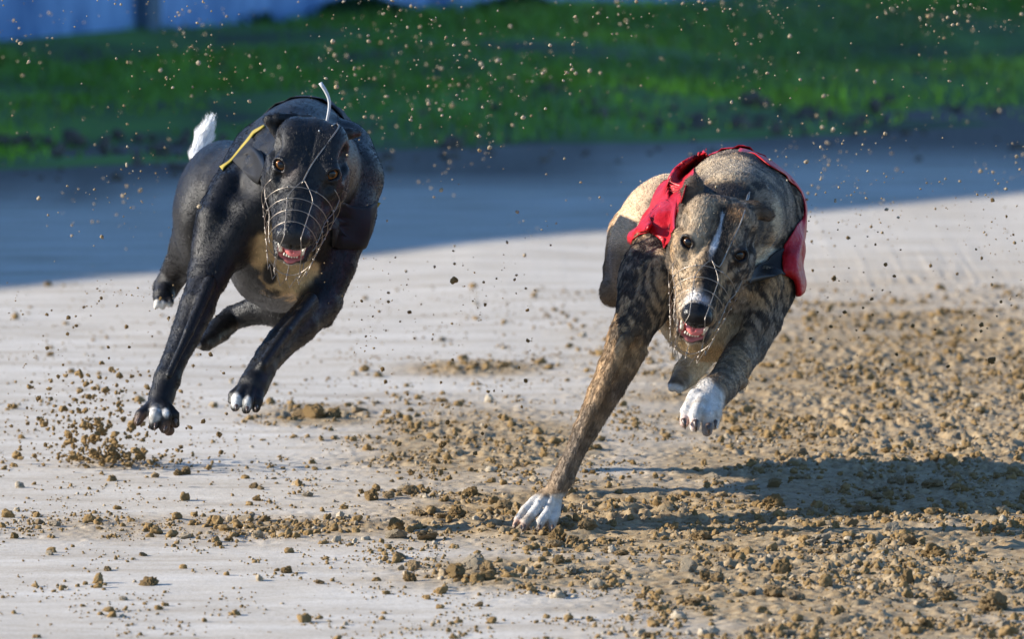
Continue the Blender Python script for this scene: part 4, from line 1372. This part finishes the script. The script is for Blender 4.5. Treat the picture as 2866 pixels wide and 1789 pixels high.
# right-hand flap hanging over the other shoulder
c1 = [B.surf(2066, 428, .004), B.surf(2150, 466, .004), B.surf(2222, 520, .004), B.surf(2248, 590, .006), B.surf(2226, 634, .006), B.surf(2200, 676, .006), B.surf(2190, 704, .008), B.surf(2192, 764, .010), P(2212, 786, -.115), P(2216, 826, -.10)]
c2 = [B.surf(2068, 424, .004), B.surf(2160, 462, .006), B.surf(2232, 520, .006), P(2254, 585, -.02), P(2240, 640, -.06), P(2222, 684, -.10), P(2212, 712, -.125), P(2216, 760, -.14), P(2232, 790, -.135), P(2234, 830, -.12)]
c3 = [P(2070, 421, .08), P(2168, 458, .05), P(2238, 524, .02), P(2258, 584, -.01), P(2251, 650, -.05), P(2243, 690, -.09), P(2236, 722, -.115), P(2240, 764, -.125), P(2247, 794, -.12), P(2244, 826, -.11)]
c4 = [P(2070, 424, .12), P(2168, 462, .09), P(2236, 530, .06), P(2256, 590, .03), P(2256, 650, .0), P(2249, 690, -.04), P(2245, 722, -.06), P(2252, 766, -.07), P(2257, 794, -.07), P(2252, 818, -.06)]
gd = sheet([c1, c2, c3, c4], 46, 26)
gd = B.push(gd, 0.003)
gd += ((fbm(gd * np.array([30, 30, 14.0]) + 4) - 0.5) * 0.008)[..., None] * -FW
cloth('shoulder_flap', gd, M['red_cloth'], rj)
gd = sheet([on(B, [(2088, 786, .003), (2120, 742, .004), (2160, 708, .005), (2196, 694, .006)]), on(B, [(2092, 790, .003), (2130, 762, .004), (2170, 736, .005), (2200, 730, .006)]),
            on(B, [(2096, 792, .003), (2136, 782, .004), (2172, 772, .005), (2200, 768, .006)])], 20, 14)
gd = B.push(gd, 0.003)
cloth('chest_strap', gd, M['black_strap'], rj, 0.002)

# ------------------------------------------------------------------ sand: clods on the track, crumbs and grains in the air
def ico(sub):
    bm = bmesh.new()
    bmesh.ops.create_icosphere(bm, subdivisions=sub, radius=1.0)
    V = np.array([v.co[:] for v in bm.verts]); F = np.array([[v.index for v in f.verts] for f in bm.faces])
    bm.free()
    return V, F
def craggy(sub, seed, amp=0.55, flat=0.75):
    V, F = ico(sub)
    r = np.random.default_rng(seed)
    o = r.uniform(0, 50, 3)
    pts = r.normal(0, 1, (11, 3)); pts /= np.linalg.norm(pts, axis=1, keepdims=True)
    w1 = np.sort(np.linalg.norm(V[:, None] - pts[None], axis=2), 1)
    d = 1.12 - 0.55 * amp * w1[:, 0] + (fbm(V * 1.3 + o, 3) - 0.5) * 2 * amp + (fbm(V * 5.5 + o, 2) - 0.5) * amp * 0.9
    V = V * d[:, None] * np.array([r.uniform(.85, 1.25), r.uniform(.8, 1.2), flat * r.uniform(.8, 1.2)])
    for _ in range(3):                                  # a few broken flat faces
        nrm = r.normal(0, 1, 3); nrm /= np.linalg.norm(nrm)
        h = r.uniform(0.55, 0.85)
        over = np.maximum(V @ nrm - h, 0)
        V = V - over[:, None] * nrm * 0.85
    return V, F
M['clod'] = mat_clod()
BIG = [craggy(4, 100 + i, 0.6) for i in range(12)]
LRG = [craggy(3, 150 + i, 0.65) for i in range(10)]
MED = [craggy(2, 200 + i, 0.65) for i in range(12)]
SML = [craggy(1, 300 + i, 0.4) for i in range(10)]

def ground_z(x, y):
    i = np.clip(np.searchsorted(gx, x) - 1, 0, len(gx) - 2); j = np.clip(np.searchsorted(gy, y) - 1, 0, len(gy) - 2)
    Z = GP[:, 2].reshape(len(gx), len(gy))
    fx = (x - gx[i]) / (gx[i + 1] - gx[i]); fy = (y - gy[j]) / (gy[j + 1] - gy[j])
    return (Z[i, j] * (1 - fx) + Z[i + 1, j] * fx) * (1 - fy) + (Z[i, j + 1] * (1 - fx) + Z[i + 1, j + 1] * fx) * fy

def scatter(name, P3, r, tone, templates, label, kind='stuff', tilt=math.pi):
    Vs, Fs, Ts, k = [], [], [], 0
    tid = rng.integers(0, len(templates), len(P3))
    for t in range(len(templates)):
        m = np.where(tid == t)[0]
        if not len(m): continue
        TV, TF = templates[t]
        a = rng.uniform(0, 2 * math.pi, len(m)); b = rng.uniform(-tilt, tilt, len(m))
        ca, sa, cb, sb = np.cos(a), np.sin(a), np.cos(b), np.sin(b)
        R = np.zeros((len(m), 3, 3))
        R[:, 0, 0], R[:, 0, 1], R[:, 0, 2] = ca, -sa * cb, sa * sb
        R[:, 1, 0], R[:, 1, 1], R[:, 1, 2] = sa, ca * cb, -ca * sb
        R[:, 2, 1], R[:, 2, 2] = sb, cb
        V = np.einsum('nij,vj->nvi', R, TV) * r[m][:, None, None] + P3[m][:, None]
        Vs.append(V.reshape(-1, 3)); Fs.append((TF[None] + (np.arange(len(m)) * len(TV))[:, None, None]).reshape(-1, 3) + k)
        Ts.append(np.repeat(tone[m], len(TV)))
        k += len(m) * len(TV)
    o = mesh_obj(name, np.concatenate(Vs), np.concatenate(Fs), M['clod'], smooth=False, attrs={'tone': np.concatenate(Ts)})
    return tag(o, label, kind=kind)

def pick_px(n, box, power=1.0, floor=0.05):
    """places on the track, even in the picture, denser where the sand is broken"""
    out = []
    while sum(len(x) for x in out) < n:
        u = rng.uniform(box[0], box[1], n); v = rng.uniform(box[2], box[3], n)
        X = G(u, v)
        c = churn_at(X)
        cl = fbm(np.c_[X[:, 0] * 16, X[:, 1] * 9, np.zeros(n)], 3)
        out.append(X[rng.random(n) < np.clip((c ** power + floor) * (0.15 + 2.6 * sstep(0.42, 0.66, cl)), 0, 1)])
    return np.concatenate(out)[:n]

FR = (-60, 2930, 800, 1840)
big_mesh = []
for i, (V, F) in enumerate(BIG):
    me = bpy.data.meshes.new('sand_clod')
    me.from_pydata([tuple(v) for v in V], [], [tuple(f) for f in F]); me.update()
    add_attrs(me, {'tone': np.full(len(V), [0.0, 0.1, 0.25, 0.0, 0.75, 0.1][i % 6])})
    me.polygons.foreach_set('use_smooth', np.zeros(len(me.polygons), dtype=bool))
    me.materials.append(M['clod'])
    big_mesh.append(me)
def clod(p, r, me, label, group, sq=None, name='sand_clod'):
    o = bpy.data.objects.new(name, me)
    COL.objects.link(o)
    o.location = p
    o.rotation_euler = (rng.uniform(-.4, .4), rng.uniform(-.4, .4), rng.uniform(0, 6.28)) if sq is not None else tuple(rng.uniform(0, 6.28, 3))
    o.scale = (r, r, r) if sq is None else (r, r, r * sq)
    return tag(o, label, name.replace('_', ' '), group)

# the clods one can pick out: (u, bottom v, width, height) in the photograph
HAND = [(1040, 1402, 42, 32), (1152, 1388, 40, 32), (1088, 1398, 34, 24), (1107, 1490, 52, 34), (1109, 1512, 56, 22), (1175, 1452, 46, 22), (1283, 1456, 44, 30), (1409, 1434, 46, 26), (1197, 1518, 60, 22),
        (1278, 1628, 58, 42), (1324, 1604, 50, 46), (1366, 1612, 42, 34), (1354, 1632, 66, 26), (1120, 1568, 34, 20), (1154, 1598, 30, 34), (1150, 1632, 36, 22), (1593, 1616, 44, 32), (1640, 1500, 50, 36), (1560, 1524, 44, 34), (1602, 1528, 36, 28),
        (2230, 1284, 48, 36), (2178, 1282, 18, 22), (1996, 1348, 34, 20), (2167, 1368, 38, 24), (2167, 1428, 54, 34), (2598, 1374, 52, 30), (2516, 1362, 42, 28), (2480, 1448, 34, 26), (2292, 1532, 60, 34), (2543, 1532, 58, 40), (2614, 1562, 54, 38),
        (1963, 1518, 50, 28), (2345, 1552, 28, 26), (2190, 1612, 62, 50), (1928, 1608, 40, 34), (2010, 1634, 40, 30), (1970, 1628, 34, 26), (2171, 1676, 50, 42), (2233, 1690, 54, 26), (2540, 1646, 42, 46), (2640, 1652, 70, 34), (2780, 1716, 84, 62), (2650, 1690, 50, 26),
        (1943, 1700, 46, 24), (2294, 1758, 32, 24), (2590, 1774, 46, 36), (2500, 1500, 46, 28), (2380, 1480, 40, 26), (880, 1178, 64, 40), (840, 1176, 40, 26), (1000, 1160, 40, 20), (930, 1178, 46, 26), (800, 1180, 30, 20), (520, 1328, 34, 26), (500, 1330, 24, 14), (710, 1364, 22, 16), (730, 1368, 18, 12),
        (718, 1400, 22, 16), (690, 1458, 44, 18), (740, 1464, 34, 16), (610, 1530, 24, 14), (400, 1558, 20, 12), (108, 1468, 24, 18), (40, 1510, 26, 16), (860, 1390, 26, 16), (300, 1598, 24, 14), (420, 1640, 46, 20), (1240, 1460, 30, 16)]
def clod_label(u, v):
    one = {(2780, 1716): 'largest brown sand clod of all, near the lower right corner', (1278, 1628): 'pale broken-faced sand clod at the left end of the foreground heap, low centre', (2190, 1612): 'tall tan sand clod standing alone straight below the lifted white paw',
           (880, 1178): 'largest sand clod of the heap just right of the black dog\'s lower paw', (2230, 1284): 'dark sand clod just right of and below the lifted white paw', (1040, 1402): 'round brown sand clod leftmost of the row left of the planted leg',
           (2171, 1676): 'pale sand clod below the tall tan one, lower right of centre', (520, 1328): 'larger of two brown clods lying right of the sand burst at far left'}
    if (u, v) in one: return one[(u, v)], 'clods standing out by themselves'
    if v < 1200: return 'brown sand clod in the heap right of the black dog\'s lower paw', 'clods heaped behind the black dog'
    if u < 800: return 'brown sand clod scattered on the smooth pale sand at lower left', 'clods on the smooth sand'
    if u < 1330 and v < 1540: return 'crumbly sand clod in the row left of the planted white paw', 'clods left of the planted paw'
    if u < 1700 and v > 1540: return 'sand clod of the foreground heap in the low centre', 'clods of the foreground heap'
    if u < 1700: return 'sand clod thrown up right beside the planted white paw', 'clods beside the planted paw'
    if v < 1470: return 'tan sand clod on the churned track right of the planted leg, above the shadow line', 'clods of the churned track'
    return 'large tan sand clod in the churned foreground at lower right', 'clods of the churned foreground'
for i, (u, vb, wd, ht) in enumerate(HAND):
    g_ = G(u, vb)
    r = 0.56 * wd * mpp(g_[1])
    sq = (0.58 * ht * mpp(g_[1])) / (r * 0.75)
    zc = ground_z(np.array([g_[0]]), np.array([g_[1]]))[0]
    lab, grp = clod_label(u, vb)
    clod((g_[0], g_[1] + r * 0.5, zc + r * 0.75 * sq * 0.55), r, big_mesh[(i * 7) % 12], lab, grp, sq)
X = pick_px(210, FR, 1.2, 0.015)
r = np.clip(np.exp(rng.normal(math.log(0.0062), 0.32, len(X))), 0.004, 0.014)
for i in range(len(X)):
    zc = ground_z(X[i:i + 1, 0], X[i:i + 1, 1])[0]
    clod((X[i, 0], X[i, 1], zc + r[i] * 0.3), r[i], big_mesh[rng.integers(0, 12)], 'smaller brown sand clod loose on the track surface', 'smaller clods on the track', 0.8)

Xm = pick_px(7000, FR, 1.1, 0.03)
rm = np.clip(np.exp(rng.normal(math.log(0.0032), 0.50, len(Xm))), 0.0013, 0.010)
Xm[:, 2] = ground_z(Xm[:, 0], Xm[:, 1]) + rm * 0.3
big_ = np.argsort(-rm)
Xl, rl, Xm, rm = Xm[big_[:1300]], rm[big_[:1300]], Xm[big_[1300:]], rm[big_[1300:]]
scatter('broken_sand', Xl, rl, (rng.random(len(Xl)) < 0.15) * rng.random(len(Xl)), LRG, 'lumps of broken brown sand strewn over the track')
scatter('loose_sand', Xm, rm, (rng.random(len(Xm)) < 0.18) * rng.random(len(Xm)), MED, 'brown sand crumbs strewn over the track')
Xs = pick_px(20000, FR, 0.8, 0.10)
rs = np.clip(np.exp(rng.normal(math.log(0.0015), 0.40, len(Xs))), 0.0007, 0.004)
Xs[:, 2] = ground_z(Xs[:, 0], Xs[:, 1]) + rs * 0.3
scatter('sand_grit', Xs, rs, (rng.random(len(Xs)) < 0.35) * rng.random(len(Xs)), SML, 'fine sand grit strewn over the track')

# the spray thrown up where a paw has just left the ground
sg = G(290, 1300)
m = 560
air = rng.random(m) < 0.78
tt = 0.012 + rng.random(m) ** 1.2 * 0.14
ang = rng.normal(0.18, 0.55, m)
hgt = np.where(air, tt * np.cos(ang), np.abs(rng.normal(0, 0.006, m)))
xs = sg[0] + np.where(air, -np.sin(ang) * tt + rng.normal(0, 0.034, m), rng.normal(0.02, 0.085, m)); ys = sg[1] + rng.normal(0, 0.06, m)
scatter('sand_spray', np.c_[xs, ys, 0.004 + hgt], np.clip(np.exp(rng.normal(math.log(0.0027), 0.5, m)), 0.0009, 0.008), np.zeros(m), LRG, 'burst of brown sand thrown up at far left below the black dog')

# crumbs in the air
zones = [(40, 640, 800, 1290, -0.1, 0.9, 62, 'brown sand crumb flying through the air beside the black dog', 'crumbs flying at the left'),
         (1010, 1480, 760, 1420, -0.4, 0.6, 46, 'brown sand crumb flying between the two dogs', 'crumbs flying between the dogs'),
         (2230, 2840, 540, 1060, -0.2, 1.2, 40, 'brown sand crumb flying right of the brindle dog', 'crumbs flying at the right')]
for u0, u1, v0, v1, y0, y1, n, lab, grp in zones:
    for i in range(n):
        u, v, Y = rng.uniform(u0, u1), v0 + (v1 - v0) * rng.random() ** 0.7, rng.uniform(y0, y1)
        p = P(u, v, Y)
        if p[2] < 0.02: continue
        clod(p, np.clip(np.exp(rng.normal(math.log(0.0027), 0.36)), 0.0015, 0.0058), big_mesh[[0, 3, 6, 9][rng.integers(0, 4)]], lab, grp, name='sand_crumb')
fl = []
for u0, u1, v0, v1, y0, y1, n in [(20, 680, 780, 1300, -0.1, 1.0, 620), (900, 1500, 720, 1420, -0.4, 0.9, 460), (2200, 2866, 480, 1100, -0.2, 1.6, 420), (640, 1100, 850, 1200, 0, 1.0, 180), (330, 660, 120, 640, 0.3, 1.3, 420)]:
    fl.append(P(rng.uniform(u0, u1, n), rng.uniform(v0, v1, n), rng.uniform(y0, y1, n)))
fl = np.concatenate(fl); fu, fv = project(fl)
fl = fl[(fl[:, 2] > 0.02) & (rng.random(len(fl)) < 0.1 + 1.6 * sstep(0.42, 0.62, fbm(np.c_[fu / 150, fv / 120, fu * 0], 3)))]
scatter('flying_grit', fl, np.clip(np.exp(rng.normal(math.log(0.0011), 0.4, len(fl))), 0.0006, 0.003), np.full(len(fl), 0.2), SML, 'fine sand grit hanging in the air around the dogs')
n = 3400
u = 2900 * rng.random(n) ** 0.8 - 20; v = rng.uniform(-10, 780, n) * rng.random(n) ** 0.25
p = P(u, v, rng.uniform(-0.6, 4.2, n))
ck = fbm(np.c_[u / 260, v / 200, u * 0], 4)
p = p[sunlit(p) & (p[:, 2] > 0.05) & (rng.random(n) < 0.12 + 1.5 * sstep(0.44, 0.66, ck))]
scatter('sunlit_sand', p, np.clip(np.exp(rng.normal(math.log(0.0015), 0.55, len(p))), 0.0006, 0.0042), rng.uniform(0.25, 0.8, len(p)), SML, 'sunlit grains of thrown sand glinting in front of the grass')

# broken soil along the ragged far edge of the track
n = 1500
s0 = rng.uniform(-2.5, 6.0, n); d0 = rng.normal(0.28, 0.42, n)
vx = VERGE_A[0] + s0 * VD[0] + d0 * VN[0]; vy = VERGE_A[1] + s0 * VD[1] + d0 * VN[1]
cl = fbm(np.c_[vx * 1.6, vy * 1.2, vx * 0], 3)
k_ = rng.random(n) < sstep(0.36, 0.58, cl)
vx, vy, d0 = vx[k_], vy[k_], d0[k_]
rv = np.clip(np.exp(rng.normal(math.log(0.010), 0.5, len(vx))), 0.004, 0.03)
M['soil'] = mat_simple('dark_soil', (0.11, 0.092, 0.074), 0.95, 0.1, var=0.5, scale=40)
zz = np.where(d0 > 0, np.maximum(bank_z(vx, vy), 0), 0)
o = scatter('verge_soil', np.c_[vx, vy, zz + rv * 0.2], rv, np.zeros(len(vx)), MED, 'dark broken soil along the far edge of the track')
o.data.materials[0] = M['soil']
